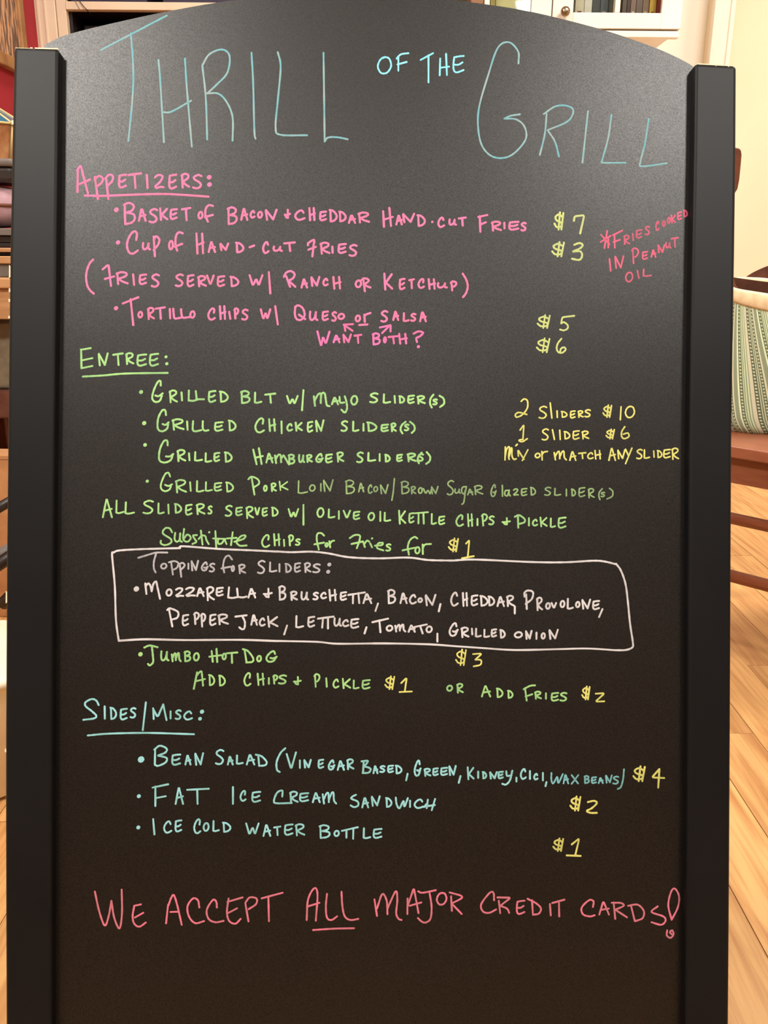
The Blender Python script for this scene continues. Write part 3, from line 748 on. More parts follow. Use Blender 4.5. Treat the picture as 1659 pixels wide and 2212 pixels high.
DATA = r'''
@0 0 3.318
=title T|blue heading of the menu, left word in tall letters
#tblue 4.4
-722,360 1195,112;~938,240 955,480 950,700 920,1010;~1136,430 1150,600 1175,1020;~1326,420 1340,640 1375,1050;~1175,805 1230,800 1370,722;~1450,470 1475,700 1485,1000;~1450,470 1500,390 1590,355 1645,400 1630,520 1560,600 1485,670
@450 0 2.765
+~-8,558 60,560 110,610 145,700 145,840;~258,315 268,500 275,780 282,828;~415,312 432,400 415,600 402,760 430,805 590,808;-688,315 695,845;~695,845 715,822 770,820 832,832
=x|light blue small words in the middle of the heading
#tblue2 4.2
O1008 335 1098 442;~1125,350 1150,325 1195,318;-1135,340 1135,422;-1130,385 1185,370|-1268,358 1342,318;-1315,330 1315,492;-1385,350 1382,450;-1420,322 1425,448;-1385,405 1438,398;E1458 328 1530 437
@1000 0 2.5175
=x|blue heading word at the right starting with a tall G
#tblue 4.2
~302,345 300,280 250,230 190,260 140,400 85,600 90,750 130,830 195,860 270,840 340,760 335,690 290,650 225,645;~225,645 260,630 310,622;~455,620 445,730 418,842;~440,620 500,580 560,575 600,600 570,660 460,708;~460,708 500,770 522,850;-680,605 650,885;~808,625 790,750 758,870 762,885 885,885;~1010,648 990,780 965,880 975,905 1108,888
@150 340
=x|pink underlined section heading for the appetizers
#pink 5
-75,110 72,310;-70,115 100,70 165,320;-90,240 185,200;-228,175 255,372;~225,195 265,168 300,190 285,230 240,265;-330,200 348,372;~322,190 355,155 390,170 380,215 340,255;E435 145 515 278;T520 135 650 282;I683 150 710 282;Z758 150 850 282;E885 145 965 288;R997 140 1080 278;S1100 150 1192 285;.1252,178,19;.1255,243,19|~138,342 300,345 550,335 830,328 1000,335 1245,352
=x|pink handwritten line about the bacon and cheddar fries basket
.420,470,19|B480 400 592 605;A615 445 690 575;S710 455 795 590;K805 450 885 568;E897 455 970 560;T1000 445 1090 570|O1148 480 1200 555;~1285,435 1250,428 1222,460 1218,520 1240,575;-1215,535 1285,515|B1410 440 1505 605
@500 420
+A80 110 150 235;C163 140 215 215;O230 148 282 215;N300 130 412 235|+470 130 532 218|C562 135 662 235;H690 115 755 240;E785 145 855 240;D872 130 950 250;D958 145 1030 248;A1045 170 1115 262;R1130 155 1240 258
@800 430
-115,110 122,248;-170,80 185,240;-120,185 200,160;A225 130 290 235;N285 125 400 215;D415 135 495 248;.555,205,10;C600 158 668 258;U700 175 775 240;T785 158 862 245|F960 135 1055 300;R1080 195 1178 290;I1192 205 1210 270;E1235 195 1335 282;S1345 205 1400 290
@150 340
=x|pink handwritten line about the cup of hand cut fries
.435,762,17|c505 655 620 870;U650 760 730 835;-755,710 765,885;~755,740 775,708 805,735 795,780 755,830|O885 740 935 830;~1015,680 980,672 955,705 950,780 965,835;-940,800 1010,775|H1130 675 1210 870;A1240 740 1312 855;N1345 765 1430 838;D1485 755 1565 858;-1615,805 1655,790
@500 420
C275 418 340 532;U370 460 460 515;T465 422 575 515|~685,455 690,435 740,408 735,460 725,555;-690,495 755,470;R790 425 885 538;I895 460 915 530;E950 435 1032 532;S1050 445 1130 558
@1150 430
=x|yellow price of the fries basket, seven dollars
#olive 4.8
$190 112 285 280|-372,195 378,155 465,145 428,308
=x|yellow price of the cup of fries, three dollars
$170 378 290 520|~375,410 420,395 450,410 430,440 365,470;~365,470 430,470 445,510 420,545 355,535
=x|small slanting red-pink note about peanut oil by the right rail
#rose 4
-615,320 690,405;-670,285 645,440;-612,385 700,330;-680,340 680,435|-720,325 805,282;-735,315 738,437;-725,385 785,365;R815 320 875 410;I890 305 912 375;E925 270 985 355;S1005 240 1055 325|C1100 195 1140 285;O1160 190 1195 248;O1205 160 1240 220;K1240 140 1285 218;E1295 110 1340 190;D1350 92 1392 165|I680 530 712 650;N735 505 822 625|P885 435 955 582;E980 465 1035 545;A1060 440 1110 525;N1120 405 1190 485;U1190 385 1245 445;T1240 340 1310 435|O830 650 905 745;I930 635 965 715;L985 625 1070 697
@150 550
=x|pink bracketed line about ranch or ketchup
#pink 4.9
~212,45 175,90 150,180 158,270 185,320 218,350|-298,132 350,88 372,280;-318,218 400,196;R415 150 530 272;I560 170 590 278;E620 170 695 272;S730 170 810 295|S945 170 1025 290;E1050 175 1120 292;R1145 185 1230 292;V1225 180 1300 280;E1320 185 1395 290;D1435 190 1520 290
@500 570
W155 95 285 205;-335,75 348,265|~470,115 490,80 530,65 565,90 550,130 510,150;-490,110 525,205;-510,150 572,205;A620 120 685 220;N708 110 795 205;C815 125 870 200;H905 110 985 230|O1105 140 1170 215;-1180,130 1195,245;~1165,145 1200,130 1230,150 1185,190;-1185,190 1245,212
@750 570
K325 80 410 238;E462 125 522 235;T548 130 605 225;c630 128 695 222;H722 130 795 232;U805 165 900 222;P920 150 985 245|~1035,88 1065,140 1080,200 1065,260 1038,298
@150 550
=x|pink handwritten line about chips with queso or salsa
.418,480,17|-478,438 618,382;-548,400 572,632;O610 505 660 570;R695 470 765 585;T765 465 862 582;I890 480 912 578;~930,485 935,540 945,572 1000,565;~1000,490 1005,540 1020,565 1075,560;O1075 500 1130 572|c1235 475 1310 590;H1340 455 1405 585;I1420 505 1452 582;P1470 475 1520 580;S1540 485 1605 590
@500 570
W255 400 355 505;-392,380 415,542|~570,385 600,372 640,400 655,460 625,500 585,495 568,450 572,385;-605,455 660,495;U695 420 778 515;E808 418 872 512;S895 425 945 518;O950 440 1018 500|O1105 455 1160 522;-1190,455 1195,520;~1190,475 1205,455 1245,440;-1145,548 1218,543|S1335 415 1405 525
@750 570
+A405 410 465 510;L497 435 558 520;S565 440 620 518;A645 415 712 522
@500 570
=x|bright pink question with two small arrows pointing up
#hotpink 4.8
-1005,545 1085,600;-1005,545 1088,540;-1010,545 1020,600|-1350,620 1420,550;-1330,570 1425,550;-1425,550 1425,605|-770,605 803,740 820,650 845,718 878,608;A908 625 975 710;N995 625 1078 710;T1095 628 1170 715|B1258 615 1335 730;O1358 650 1392 710;T1400 640 1500 720;H1495 620 1578 722
@750 570
~595,625 640,605 680,618 650,650 620,665 625,700;.638,742,13
@1100 660 8.295
=x|yellow price for one dip, five dollars
#olive 4.3
$495 160 740 415|-1165,185 950,210 930,320;~930,320 980,300 1045,350 1045,410 980,445 910,430
=x|yellow price for both dips, six dollars
$480 575 735 850|~935,595 870,680 850,770 880,835 950,845 1010,790 985,750 930,770 910,830
@150 740
=x|green underlined section heading for the entrees
#green 4.6
-105,62 108,230;-102,65 190,50;-110,160 205,140;-108,230 205,210;N255 90 350 212;T385 90 485 208;R500 88 580 200;E600 98 695 215;E712 92 802 215;.865,128,12;.872,190,13|~120,305 300,295 500,278 880,272
=x|green handwritten line about the grilled BLT slider
.642,443,16|~818,385 815,345 790,355 755,430 742,500 770,532 810,520 828,475;~770,475 800,480 835,455;R890 422 970 542;I995 440 1018 525;-1070,430 1068,520;~1068,518 1110,522 1150,510;-1132,435 1140,508;-1140,508 1205,508;E1240 425 1315 540;D1340 430 1425 538
@500 820
B78 95 168 218;L200 110 275 215;T295 118 400 215|W490 140 600 228;-645,95 632,275|-738,150 748,235;~745,190 775,135 800,130 800,210;~798,190 810,125 835,125 845,180 855,230 878,238;A893 145 962 228;~968,155 975,205 1010,205;~1015,150 1030,200 1035,260 1015,295 985,270;O1065 138 1135 230|S1235 115 1318 212
@800 820
+L110 125 185 215;I208 140 230 215;D252 140 310 215;E330 135 398 218;R415 140 495 222;~565,135 540,170 535,215 550,250;S555 170 605 230;~620,145 655,170 660,215 625,245
@150 740
=x|green handwritten line about the grilled chicken slider
.670,722,17|~865,650 858,608 830,610 795,680 792,770 830,795 875,770 885,720;~835,730 860,738 888,715;R915 680 1030 788;I1045 700 1068 788;~1108,705 1105,780 1130,795 1180,785;~1195,705 1195,770 1215,790 1245,785;E1295 705 1380 798;D1420 690 1495 795
@500 820
c205 340 298 480;H330 348 400 468;I440 368 458 488;C492 390 550 465;K568 378 638 465;E675 370 732 475;N750 358 832 470|S978 365 1045 468;L1080 370 1145 468;I1175 390 1190 465;D1210 375 1305 468;E1335 395 1410 470;R1425 385 1480 470;~1560,378 1525,410 1515,450 1532,482;S1545 395 1595 462;~1600,378 1635,410 1640,450 1615,478
@150 740
=x|green handwritten line about the grilled hamburger slider
.678,917,15|~880,920 875,880 845,885 810,960 805,1050 850,1075 905,1055 925,1010;~865,1020 900,1020 930,998;R960 955 1045 1070;I1062 985 1085 1062;L1115 975 1195 1065;L1210 985 1278 1075;E1290 980 1350 1070;D1385 975 1460 1075
@500 820
-195,628 225,758;-245,615 270,755;-215,700 280,685;A305 645 375 750;-390,680 400,748;~398,710 420,675 440,680 445,740;~445,710 465,680 480,700 515,760;B505 665 570 762;U598 668 660 750;R668 668 728 745;G750 660 825 745;E838 662 908 750;R940 645 1010 742|S1118 645 1185 748;L1215 650 1295 735;I1320 660 1335 735;D1370 665 1425 742;E1475 665 1535 738;R1570 655 1659 740
@800 820
+~460,655 430,690 425,725 435,750;S425 660 480 735;~505,650 535,690 530,730 500,755
@1080 850
=x|yellow price line for two sliders
#yellow 3.8
~190,70 215,50 245,65 245,130 200,190 150,212 138,190 170,170 240,188|S345 110 425 228;-450,85 465,220;I505 150 520 220;D545 155 605 218;E625 150 678 225;R695 150 750 218;S755 140 815 215|$918 98 1005 218;-1085,120 1078,235;O1118 108 1212 220
=x|yellow price line for one slider
-180,328 215,278 205,415;~205,410 170,420 200,432 245,405|S372 312 440 422;-470,325 488,412;-535,330 540,412;D570 335 630 412;E648 328 715 415;R730 332 800 412|$945 315 1030 412;~1118,298 1092,340 1090,385 1115,405 1155,385 1145,355 1105,365
=x|yellow note inviting to mix any slider
-48,480 45,595;~45,570 60,500 85,480 78,560 82,590;~80,570 105,485 108,560 125,590 145,585;-155,455 142,468;-162,515 165,560;-165,512 215,590;-250,505 200,600|O310 530 365 580;-375,520 378,595;~378,545 395,525 425,520|M480 515 600 600;A620 505 685 605;T700 525 775 588;C780 525 840 590;H845 505 908 592|A970 475 1040 605;N1050 500 1125 590;-1125,500 1150,555;-1182,490 1125,628|S1220 495 1280 590;L1285 500 1345 585;I1370 510 1388 575;D1405 505 1455 580;E1460 495 1530 582;R1535 485 1605 595
@200 1010
=x|green handwritten line about the pork loin slider, fading to the right
#green 4.2
.490,122,13|~695,80 680,48 650,60 615,140 615,190 650,212 690,195 705,155;~650,155 680,165 712,150;R738 105 845 230;I865 125 888 215;L925 115 1000 222;L1005 125 1075 215;E1085 130 1160 215;D1190 125 1265 222|~1395,105 1425,82 1480,105 1490,145 1440,180;-1425,90 1450,242;O1528 155 1568 215;R1595 135 1650 218
@600 1010
#green2 3.6
+K10 120 95 208|L175 115 270 235;O280 150 340 215;I380 140 392 215;N405 105 500 218|B602 108 690 240;A720 125 775 222;C805 150 850 235;O855 165 900 220;N915 148 993 240;-1045,100 1035,220 1022,293|B1100 118 1180 240;R1190 165 1240 240;O1255 175 1300 235;-1305,190 1325,235 1345,200 1365,240 1375,195;N1372 165 1440 240
@950 1020
S62 70 130 208;U130 145 190 195;~235,130 205,135 195,170 215,195 235,150;~238,130 225,200 215,270 198,288;A245 140 300 208;R305 115 390 205|G452 108 510 222;-560,118 562,215;~620,165 590,165 582,200 605,212 618,175;~622,160 620,195 632,212;Z655 145 708 212;E725 140 785 215;D808 130 862 210|S935 130 1000 212;L1022 140 1088 212;I1130 148 1138 218;D1175 145 1220 218;E1240 132 1305 225;R1325 142 1388 235;~1455,148 1430,180 1425,215 1435,245;S1440 175 1482 225;~1520,145 1548,170 1545,215 1498,240
@200 1010
=x|green line saying what all sliders are served with
#green 4.3
A85 268 180 452;L203 290 285 415;L285 305 378 420|S448 290 550 418;L580 315 645 418;I670 325 690 418;D730 318 800 412;E828 325 895 430;R925 320 1010 425;S1030 340 1075 420|S1185 335 1255 440;E1278 350 1345 435;R1370 345 1445 460;V1450 355 1500 440;E1515 355 1570 440;D1600 350 1665 440
@600 1010
W90 365 190 455;-230,335 230,512|O348 355 418 448;L447 368 515 455;I540 385 555 465;V583 380 655 465;E672 388 738 470|O805 398 872 478;I915 390 922 485;L948 398 1015 485|K1080 380 1150 510;E1170 400 1225 500;-1230,410 1345,400;-1262,415 1260,500;-1305,410 1308,502;L1370 410 1425 512;E1437 430 1500 515
@950 1020
c140 378 215 488;H245 370 300 490;I330 412 345 482;P370 370 430 485;S435 388 492 475|+555 405 635 475|~672,400 710,385 760,420 755,450 705,465;-700,395 703,498;I795 405 802 485;C825 418 880 485;K895 400 965 492;L985 408 1040 498;E1055 398 1135 505
@200 1010
=x|green lower case line about swapping chips for fries
~712,580 690,545 650,545 630,590 700,640 700,675 650,695 612,680 612,655;~740,585 735,640 755,665 785,645;~785,590 782,650 800,665;~820,550 812,640 850,665 880,630 850,600 815,640;~935,605 900,610 915,640 930,665 895,685;-970,565 985,690;~950,640 980,610 1010,615 1020,650 1040,685;.1045,580,9;-1100,570 1108,720;-1080,635 1190,640;~1125,640 1125,680 1155,680 1180,645;-1185,650 1200,685;-1255,580 1240,695;-1205,635 1290,630;~1270,665 1350,640 1370,610 1330,615 1290,665 1320,700 1380,698|c1510 598 1590 718
@600 1010
+H-40 590 24 705;-55,648 58,702;P92 600 145 705;S155 635 205 700|~415,610 390,588 355,595 350,650 368,735;-328,688 415,672;O420 670 455 715;-462,660 470,715;~470,680 485,660 505,655|~645,632 690,605 735,610 730,660 708,722;-660,685 765,662;~765,665 780,712;~775,685 800,655 820,665;-828,680 845,715;.845,635,9;~870,700 930,695 940,675 900,680 890,720 945,742;S965 680 1018 752|~1250,635 1225,622 1185,650 1165,710 1175,780;-1118,742 1230,718;O1225 705 1278 775;-1298,690 1300,775;~1300,720 1320,690 1372,685
=x|yellow one dollar price that touches the white box
#yellow 4
$1525 628 1622 758
@950 1020
-235,640 265,608 250,765;-198,772 305,752
@230 1170
=frame|hand drawn white box line around the toppings
#white 4.6
~60,100 110,80 300,68 660,58;~655,48 700,42 1000,65 1300,78 1540,90
@600 1170
+~-10,88 120,95 300,90 450,105 640,140 900,150 1170,143 1350,165 1585,170
@980 1190
+~0,86 200,78 700,100 1000,102 1250,88 1350,95 1455,120;~1455,115 1500,180 1540,300 1560,450 1580,650 1605,820 1600,865 1540,888 1450,890;~1450,890 1200,875 950,880 550,888 250,870 0,853
@600 1170
+~1580,936 1350,920 950,912 540,915 350,898 0,890
@230 1170
+~1540,891 1200,880 700,882 350,875 110,888;~60,100 50,120 75,400 85,700 110,888
=x|white heading line for the slider toppings
#white2 4.3
~285,145 400,110 450,98 545,98;~445,105 425,180 425,240 440,275;O482 190 545 248;-580,190 595,295;~560,185 610,175 645,195 630,235 590,255;-658,215 670,315;~640,210 680,190 700,215 665,255;I728 190 740 250;N755 165 828 265;G845 180 915 265;S918 190 975 275|~1125,160 1095,125 1060,150 1045,220 1055,275;-1030,240 1110,225;O1115 210 1150 270;R1180 200 1250 290|S1350 165 1425 290;L1455 180 1530 275;I1545 195 1555 275
@600 1170
+D62 190 125 280;E145 185 208 278;R235 185 300 280;S310 195 385 282;.462,205,16;.452,270,16
@230 1170
=x|white toppings line that begins with a round bullet
#white 4.6
.268,424,22|-348,375 358,468;~350,400 375,375 395,400 405,445;~405,445 420,380 445,358 455,400 480,512;O530 420 592 490;Z615 410 695 498;Z705 405 800 495;A805 400 878 495;R892 400 970 532;E978 405 1050 492;-1098,410 1090,500;~1090,500 1130,505 1180,495;-1170,420 1178,495;~1178,495 1220,500 1255,492;A1265 405 1340 508|+1402 415 1488 505
@600 1170
B5 392 75 528;R110 440 180 530;U205 445 280 530;S312 450 368 525;C380 450 440 515;H455 425 530 535;E555 445 620 530;-632,478 780,455;-675,470 673,552;-722,462 730,550;A760 452 845 558;,868 548 905 628|B980 425 1058 560;A1092 445 1162 558;C1175 470 1245 562;O1252 500 1300 548;N1318 470 1420 578;,1435 552 1465 632|C1545 448 1620 580
@980 1190
+H75 370 130 500;E152 390 220 495;D232 395 310 498;D305 400 370 495;A385 395 458 502;R470 395 545 502;,540 490 555 568|~635,410 635,375 665,355 710,370 700,430 645,475;-650,390 655,520;R738 412 800 538;O820 460 870 525;V870 460 925 522;O950 440 1000 510;L1012 422 1075 525;O1088 450 1135 510;N1145 430 1230 525;E1240 440 1310 530;,1295 515 1340 600
@230 1170
=x|white lower toppings line that begins with pepper jack
~545,612 570,598 640,630 635,680 580,700;-560,605 590,760;E675 648 740 758;P778 630 835 745;P840 640 892 768;E920 645 985 755;R995 645 1095 748|-1155,672 1255,660;~1215,665 1240,720 1235,775 1215,785 1190,768;A1290 640 1355 752;C1365 680 1425 760;K1440 665 1540 770;,1585 745 1625 838
@600 1170
L155 660 235 775;E265 665 335 770;-360,690 500,672;-405,690 398,770;-450,682 450,778;U500 680 575 765;C575 695 640 765;E648 685 730 780;,770 760 802 830|-848,722 988,690;-910,705 920,812;O968 745 1035 805;M1045 740 1150 812;A1165 735 1235 815;-1225,765 1335,742;-1275,755 1298,822;O1325 752 1388 818;-1430,825 1430,895|G1530 725 1620 850
@980 1190
+R62 680 140 780;I155 690 175 755;L190 690 250 775;L265 700 325 778;E332 695 388 775;D410 700 465 785|O540 720 620 782;N640 710 705 795;I738 725 745 795;O780 730 825 792;N850 700 940 795
@280 1380
=x|green handwritten line about the jumbo hot dog
#green 4.6
.97,138,18|~132,78 180,60 250,75;~200,70 208,150 210,210 180,238 165,225;U275 105 355 205;M370 125 465 208;B485 105 550 208;O568 120 628 200|-735,110 745,205;-778,90 785,208;-715,160 835,145;O825 125 870 190;-870,130 965,122;-915,128 918,215|~1015,92 1060,110 1105,170 1100,205 1045,212;-1030,100 1048,212;O1135 145 1185 208;G1215 105 1325 212
@940 1390
=x|yellow three dollar price beside the hot dog line
#yellow 3.8
$180 48 282 200|-340,95 420,90 360,145;~360,145 410,150 405,190 345,205
@280 1380
=x|green add-on line about chips and pickle
#green 4.3
-605,300 575,448;~600,330 640,290 650,340 658,420;-600,378 675,360;D705 315 765 422;D795 320 860 425|c1020 300 1090 425;H1140 305 1210 420;I1240 345 1255 410;P1280 320 1330 408;S1330 320 1410 408|+1465 335 1540 415
@640 1390
P155 268 215 395;I260 305 282 395;C325 315 385 402;K410 310 490 408;L505 325 565 410;E585 320 665 412
=x|yellow one dollar price after the pickle add-on
#yellow 4
$790 288 885 415|-940,355 990,305 972,430;-925,435 1035,430
@940 1390
=x|green add-on line about adding fries
#green 4.3
O100 370 160 430;R190 355 255 448|A412 365 500 482;D545 395 610 488;D645 415 700 495|~792,410 850,380 895,375;-805,400 820,512;-810,475 870,455;R888 425 955 502;I985 440 1000 502;E1035 435 1110 520;S1115 435 1185 520
=x|yellow two dollar price after the fries add-on
#yellow 4
$1310 378 1390 508|-1438,450 1520,445 1435,522 1515,518
@150 1500
=x|pale blue underlined section heading for sides
#cyan 4.5
~262,95 240,55 200,42 145,70 145,105 200,150 240,190 220,215 125,228;I308 100 325 225;D360 110 425 228;E450 120 522 232;S540 115 600 215|-685,72 657,320|-750,125 755,220;-750,130 790,205 840,90;-840,90 870,230;I900 145 912 222;S945 135 1005 228;C1020 145 1105 232;.1188,155,17;.1170,218,15|~165,368 350,352 700,345 1115,357
=x|pale blue long line about the bean salad
.642,583,26|~760,495 810,460 870,485 860,520 795,548;~795,548 870,570 860,610 795,640 765,630;-768,500 765,630;E912 530 1000 638;A1032 530 1092 635;N1120 520 1205 638|S1305 490 1388 632;A1412 540 1470 635;L1490 540 1560 628
@500 1600
+A130 110 212 220;~218,125 270,140 315,190 300,220 250,225;-240,130 248,225|~482,68 440,110 405,190 408,260 432,280;-495,120 535,255 578,105;I608 170 618 250;N645 165 718 248;E772 162 830 252;G862 170 930 265;A945 165 1015 268;R1030 160 1100 262|~1165,185 1220,180 1210,205 1190,230;~1190,230 1245,250 1230,285 1175,290;-1185,190 1178,290;A1265 210 1315 298;S1325 220 1380 288;E1395 215 1455 290;D1465 215 1530 300;,1558 290 1585 362
@800 1630
G388 48 458 195;R478 120 545 198;E555 115 612 192;E625 110 695 190;N700 95 772 190;,785 185 815 260|K865 108 932 228;I962 145 970 215;D1000 148 1045 220;N1065 150 1140 222;E1140 145 1195 220;~1218,150 1225,190 1265,185;~1272,145 1250,230 1215,268 1182,262;,1302 200 1315 248|C1340 122 1400 225;I1425 140 1435 225;C1460 165 1505 230;I1540 158 1552 238;,1562 240 1585 290
@1100 1630
#cyan2 4
~378,165 378,230 395,258 430,200 440,255 480,175;A480 165 535 265;X553 178 625 268|B668 185 720 262;E732 195 785 262;A795 195 845 262;N860 180 925 258;S925 190 985 268;~1028,132 1020,220 1000,290 972,308
=x|yellow four dollar price after the bean salad
#yellow 4.6
$1105 98 1222 245|-1345,130 1278,205 1388,210;-1345,135 1335,295
@150 1500
=x|pale blue line about the ice cream sandwich
#cyan 4.4
.622,912,16|-745,835 885,805;-770,825 770,1000;-770,930 862,912;A945 820 1025 988;-1055,855 1248,845;-1145,852 1148,980|-1465,830 1465,980;c1525 858 1585 960
@500 1600
+E178 450 265 555|~455,500 455,448 410,465 382,530 400,560 540,558;R518 450 600 560;E605 462 695 550;A722 452 798 558;M810 462 945 570|~1115,485 1085,500 1075,520 1130,545 1135,580 1100,595 1068,580;A1165 495 1232 605;N1250 492 1335 590;D1378 505 1440 600;~1472,510 1480,570 1505,605 1540,540 1550,590 1580,515;I1595 530 1605 600
@800 1630
+C388 395 480 485;~480,470 510,440 505,480;-515,405 505,478;-580,398 550,498;-490,465 578,452
@1100 1630
=x|yellow two dollar price after the ice cream sandwich
#yellow 4.6
$540 368 645 508|~705,425 760,415 785,435 740,480 695,505 730,522 785,522
@150 1500
=x|pale blue line about the cold water bottle
#cyan 4.4
.617,1192,16|-750,1118 762,1255;C840 1130 920 1245;E942 1120 1010 1235|c1110 1112 1180 1250;O1195 1145 1255 1228;L1280 1128 1345 1232;D1368 1140 1448 1238
@500 1600
W125 735 250 850;A280 738 355 860;T375 762 445 852;E470 742 555 850;R568 742 660 855|B782 750 885 878;O915 800 970 860;-990,808 1132,775;-1030,805 1030,868;-1092,790 1090,878;L1175 778 1250 880;E1265 782 1352 878
@1100 1630
=x|yellow one dollar price after the water bottle
#yellow 4.4
$388 745 490 870|-560,805 628,750 590,908;-515,903 640,908
@190 1900
=x|large coral pink bottom line about credit cards
#coral 4.4
~62,108 100,280 150,412 185,330 210,190;~210,190 235,340 282,438 305,300 302,90;-415,235 475,222;~415,235 400,330 415,395 460,422 518,385;-420,340 495,298|-718,225 700,392;~722,230 745,165 770,140 800,230 840,405;-740,290 815,288;~998,250 985,185 940,170 892,240 905,330 960,390 1040,372;~1155,250 1150,200 1120,182 1065,270 1080,350 1140,382 1215,370;-1250,200 1385,160;~1260,170 1245,290 1265,370 1320,395 1368,352;-1255,300 1335,258;-1410,210 1438,375;~1415,200 1450,160 1510,170 1505,220 1440,265
@540 1900
+-105,168 292,118;-165,165 170,372|~508,362 520,180 575,78 605,130 590,368;-520,240 622,208;~690,128 680,240 690,340 730,362 780,330;~820,110 828,240 850,330 900,362 970,352|~565,452 750,440 932,436|-1115,178 1138,325;~1138,260 1185,130 1225,190 1232,310;~1232,260 1305,105 1320,180 1310,300 1330,350 1358,362;-1412,170 1410,308;-1415,230 1468,75 1510,300;-1430,235 1535,205
@790 1900
+~470,105 510,118 628,95;~570,110 590,240 580,350 535,385 500,375 468,345;O630 110 732 230;-765,150 772,280;~752,115 865,155 770,215;-770,215 860,308|~1150,185 1145,120 1110,120 1035,220 1050,285 1105,298 1168,268;-1192,190 1205,300;-1180,160 1300,162 1205,235;~1205,235 1265,260 1285,298;E1345 180 1430 315;-1490,185 1498,315;~1450,172 1530,215 1570,260 1550,305 1498,315
@1100 1900
+I355 212 382 328;-385,210 495,180;-445,195 448,330|~750,245 755,195 715,185 650,250 660,310 720,330 765,320;A800 185 900 320;-935,205 950,352;~918,208 1000,210 1025,235 950,270;-950,270 1055,338;-1090,230 1125,372;~1065,235 1150,225 1205,280 1195,345 1130,372;~1330,240 1275,290 1380,330 1400,370 1360,405 1275,382;~1455,360 1425,230 1450,110 1485,82 1522,150 1510,250 1455,360;~1415,455 1412,500 1445,522 1472,490 1460,455 1440,470 1455,490
'''
INKS = {
 'tblue': (srgb(98,148,150), srgb(132,148,142)), 'tblue2': (srgb(128,204,210), srgb(112,184,190)),
 'pink': (srgb(246,122,162), srgb(230,118,148)), 'hotpink': (srgb(246,118,170), srgb(226,108,150)),
 'rose': (srgb(222,98,122), srgb(190,90,108)), 'olive': (srgb(200,205,120), srgb(186,192,125)),
 'yellow': (srgb(228,218,115), srgb(205,198,105)), 'green': (srgb(170,214,130), srgb(150,195,122)),
 'green2': (srgb(150,178,112), srgb(130,152,105)), 'white': (srgb(222,212,204), srgb(202,192,184)),
 'white2': (srgb(188,180,176), srgb(168,160,156)), 'cyan': (srgb(160,218,215), srgb(140,196,185)),
 'cyan2': (srgb(128,190,190), srgb(116,172,165)), 'coral': (srgb(238,122,140), srgb(208,118,125)),
}
def ink(name):
    k = 'marker_' + name
    if k in bpy.data.materials: return bpy.data.materials[k]
    a, b = INKS[name]
    g = 1.0 if name.startswith('tblue') else 0.75
    adj = lambda c: (min(.97, c[0]*g), min(.97, c[1]*1.10*g), min(.97, c[2]*1.26*g), 1)
    a, b = adj(a), adj(b)
    M = mat(k, a, b, scale=55, rough=0.75, lo=0.42, hi=0.62, spec=0.25, detail=5)
    return M

def px_uv(px, py, w=0.0):
    r = ray(px, py); P = BO + BN * w
    t = (P - CAMLOC).dot(BN) / r.dot(BN)
    Q = CAMLOC + r * t - BO
    return Q.dot(BU), Q.dot(BV)

def stroke_geo(pts, wid, vs, fs):
    """raised marker stroke: round ends, slightly domed, in panel coordinates"""
    P = [Vector(p) for p in pts]
    out = [P[0]]
    for p in P[1:]:
        if (p - out[-1]).length > 1e-5: out.append(p)
    P = out
    h = wid / 2; H = 0.00010; E = 0.00004
    if len(P) == 1: P.append(P[0] + Vector((1e-4, 0)))
    n = len(P); base = len(vs)
    for i, p in enumerate(P):
        t = (P[min(i+1, n-1)] - P[max(i-1, 0)]).normalized()
        nn = Vector((-t.y, t.x))
        hw = h * (1 + 0.10*math.sin(i*1.7 + p.x*400))
        for s, z in ((-1, E), (-0.5, H), (0.5, H), (1, E)):
            q = p + nn * (hw * s); vs.append((q.x, q.y, z))
    for i in range(n-1):
        for k in range(3):
            a = base + i*4 + k
            fs.append((a, a+1, a+5, a+4))
    for e in (0, n-1):                      # round caps
        c = P[e]; d = (P[1]-P[0]).normalized() if e == 0 else (P[-2]-P[-1]).normalized()
        d = -d; a0 = math.atan2(d.y, d.x); K = 7
        ci = len(vs); vs.append((c.x, c.y, H))
        for k in range(K+1):
            a = a0 - math.pi/2 + math.pi*k/K
            vs.append((c.x + h*math.cos(a), c.y + h*math.sin(a), E))
        for k in range(K): fs.append((ci, ci+1+k, ci+2+k))
def corner(P, cut):
    """soften polyline corners a little, as a felt tip does"""
    if len(P) < 3: return P
    o = [P[0]]
    for i in range(1, len(P)-1):
        a, b, c = P[i-1], P[i], P[i+1]
        la, lc = (a-b).length, (c-b).length
        p = b + (a-b) * min(0.25, cut/max(la, 1e-6)); q = b + (c-b) * min(0.25, cut/max(lc, 1e-6))
        for k in range(4):
            t = k/3; o.append(p*(1-t)**2 + b*2*t*(1-t) + q*t*t)
    o.append(P[-1]); return o
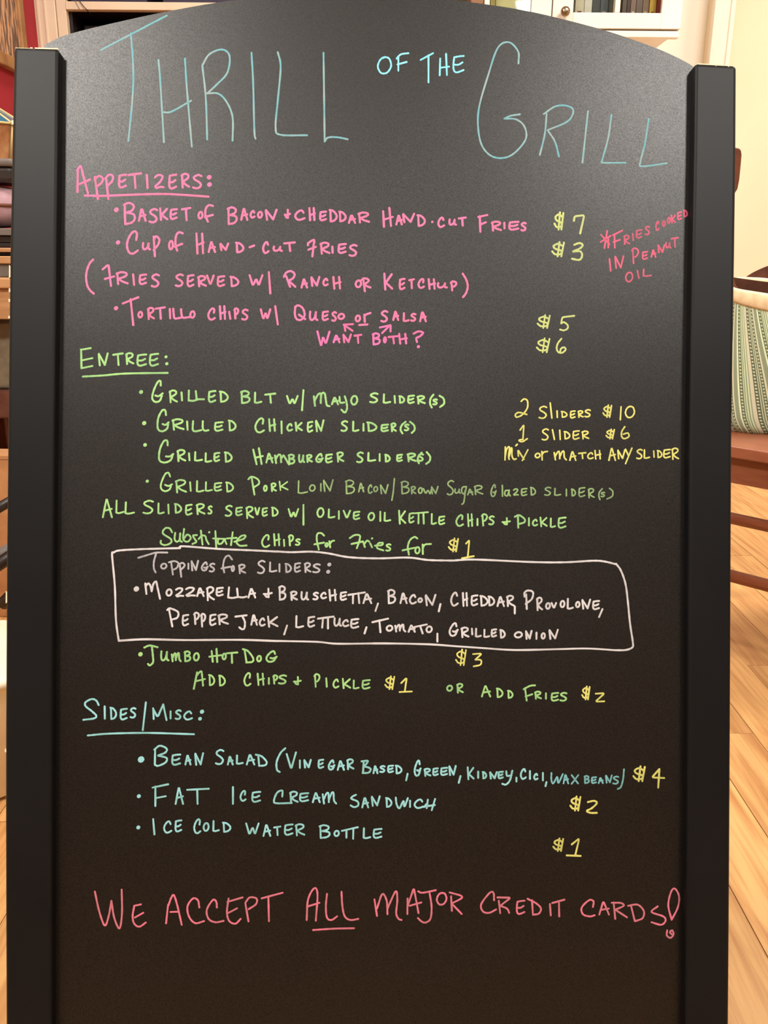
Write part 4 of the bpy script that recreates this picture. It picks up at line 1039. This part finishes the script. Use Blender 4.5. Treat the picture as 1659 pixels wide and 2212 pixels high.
def write(sign):
    ox = oy = 0.0; sc = 4.1475; line = None; cur = None; width = 4.5; im = None; words = []
    def flush():
        nonlocal words
        for (ln, M, vs, fs, nm) in words:
            if vs:
                W = [BO + BU*v[0] + BV*v[1] + BN*v[2] for v in vs]
                mesh(nm, W, fs, M, ln, smooth=False)
        words = []
    name_by = {'frame': 'drawn_box'}
    for raw in DATA.strip().split('\n'):
        if raw[0] == '@':
            q = raw[1:].split(); ox, oy = float(q[0]), float(q[1]); sc = float(q[2]) if len(q) > 2 else 4.1475; continue
        if raw[0] == '=':
            flush(); nm, lab = raw[1:].split('|')
            nn = 'drawn_box' if nm == 'frame' else ('price_writing' if 'price' in lab else 'handwritten_line')
            line = bpy.data.objects.new(nn, None); COL.objects.link(line); line.parent = sign; line['label'] = lab
            line.empty_display_size = 0.02
            cur = None; wn = 'box_line' if nm == 'frame' else 'word'; continue
        if raw[0] == '#':
            a, b = raw[1:].split(); im = ink(a); width = float(b) * MPP * 0.90; continue
        cont = raw[0] == '+' and not raw[1:2].isdigit()
        if cont: raw = raw[1:]
        for wi, wtxt in enumerate(raw.split('|')):
            if not (cont and wi == 0 and words):
                words.append((line, im, [], [], wn))
            _, _, vs, fs, _ = words[-1]
            for el in wtxt.split(';'):
                c = el[0]; strokes = []
                if c == '.':
                    x, y, r = map(float, el[1:].split(','))
                    u, v = px_uv(ox + x/sc, oy + y/sc)
                    rr = r/sc*MPP
                    stroke_geo([Vector((u-rr*0.12, v-rr*0.1)), Vector((u+rr*0.12, v+rr*0.1))], rr*2, vs, fs); continue
                if c in '~-' and ',' in el:
                    strokes.append((c, [tuple(map(float, p.split(','))) for p in el[1:].split()]))
                else:
                    x0, y0, x1, y1 = map(float, el[1:].split()); hw = width/MPP/2*sc*0.85
                    x0 += hw; x1 -= hw; y0 += hw; y1 -= hw
                    if x1 - x0 < 2: x0 = x1 = (x0+x1)/2
                    for s in GLY[c].split(';'):
                        strokes.append((s[0], [(x0 + (x1-x0)*float(p.split(',')[0])/100, y0 + (y1-y0)*float(p.split(',')[1])/100) for p in s[1:].split()]))
                for kind, pts in strokes:
                    P = [Vector(px_uv(ox + x/sc, oy + y/sc)) for x, y in pts]
                    if kind == '~': P = catmull(P, 6)
                    else:
                        P = corner(P, 0.0018)
                        Q = [P[0]]
                        for p in P[1:]:
                            k = max(1, int((p-Q[-1]).length/0.006)); a = Q[-1]
                            for j in range(1, k+1): Q.append(a + (p-a)*j/k)
                        P = Q
                    stroke_geo(P, width, vs, fs)
    flush()
write(sign)
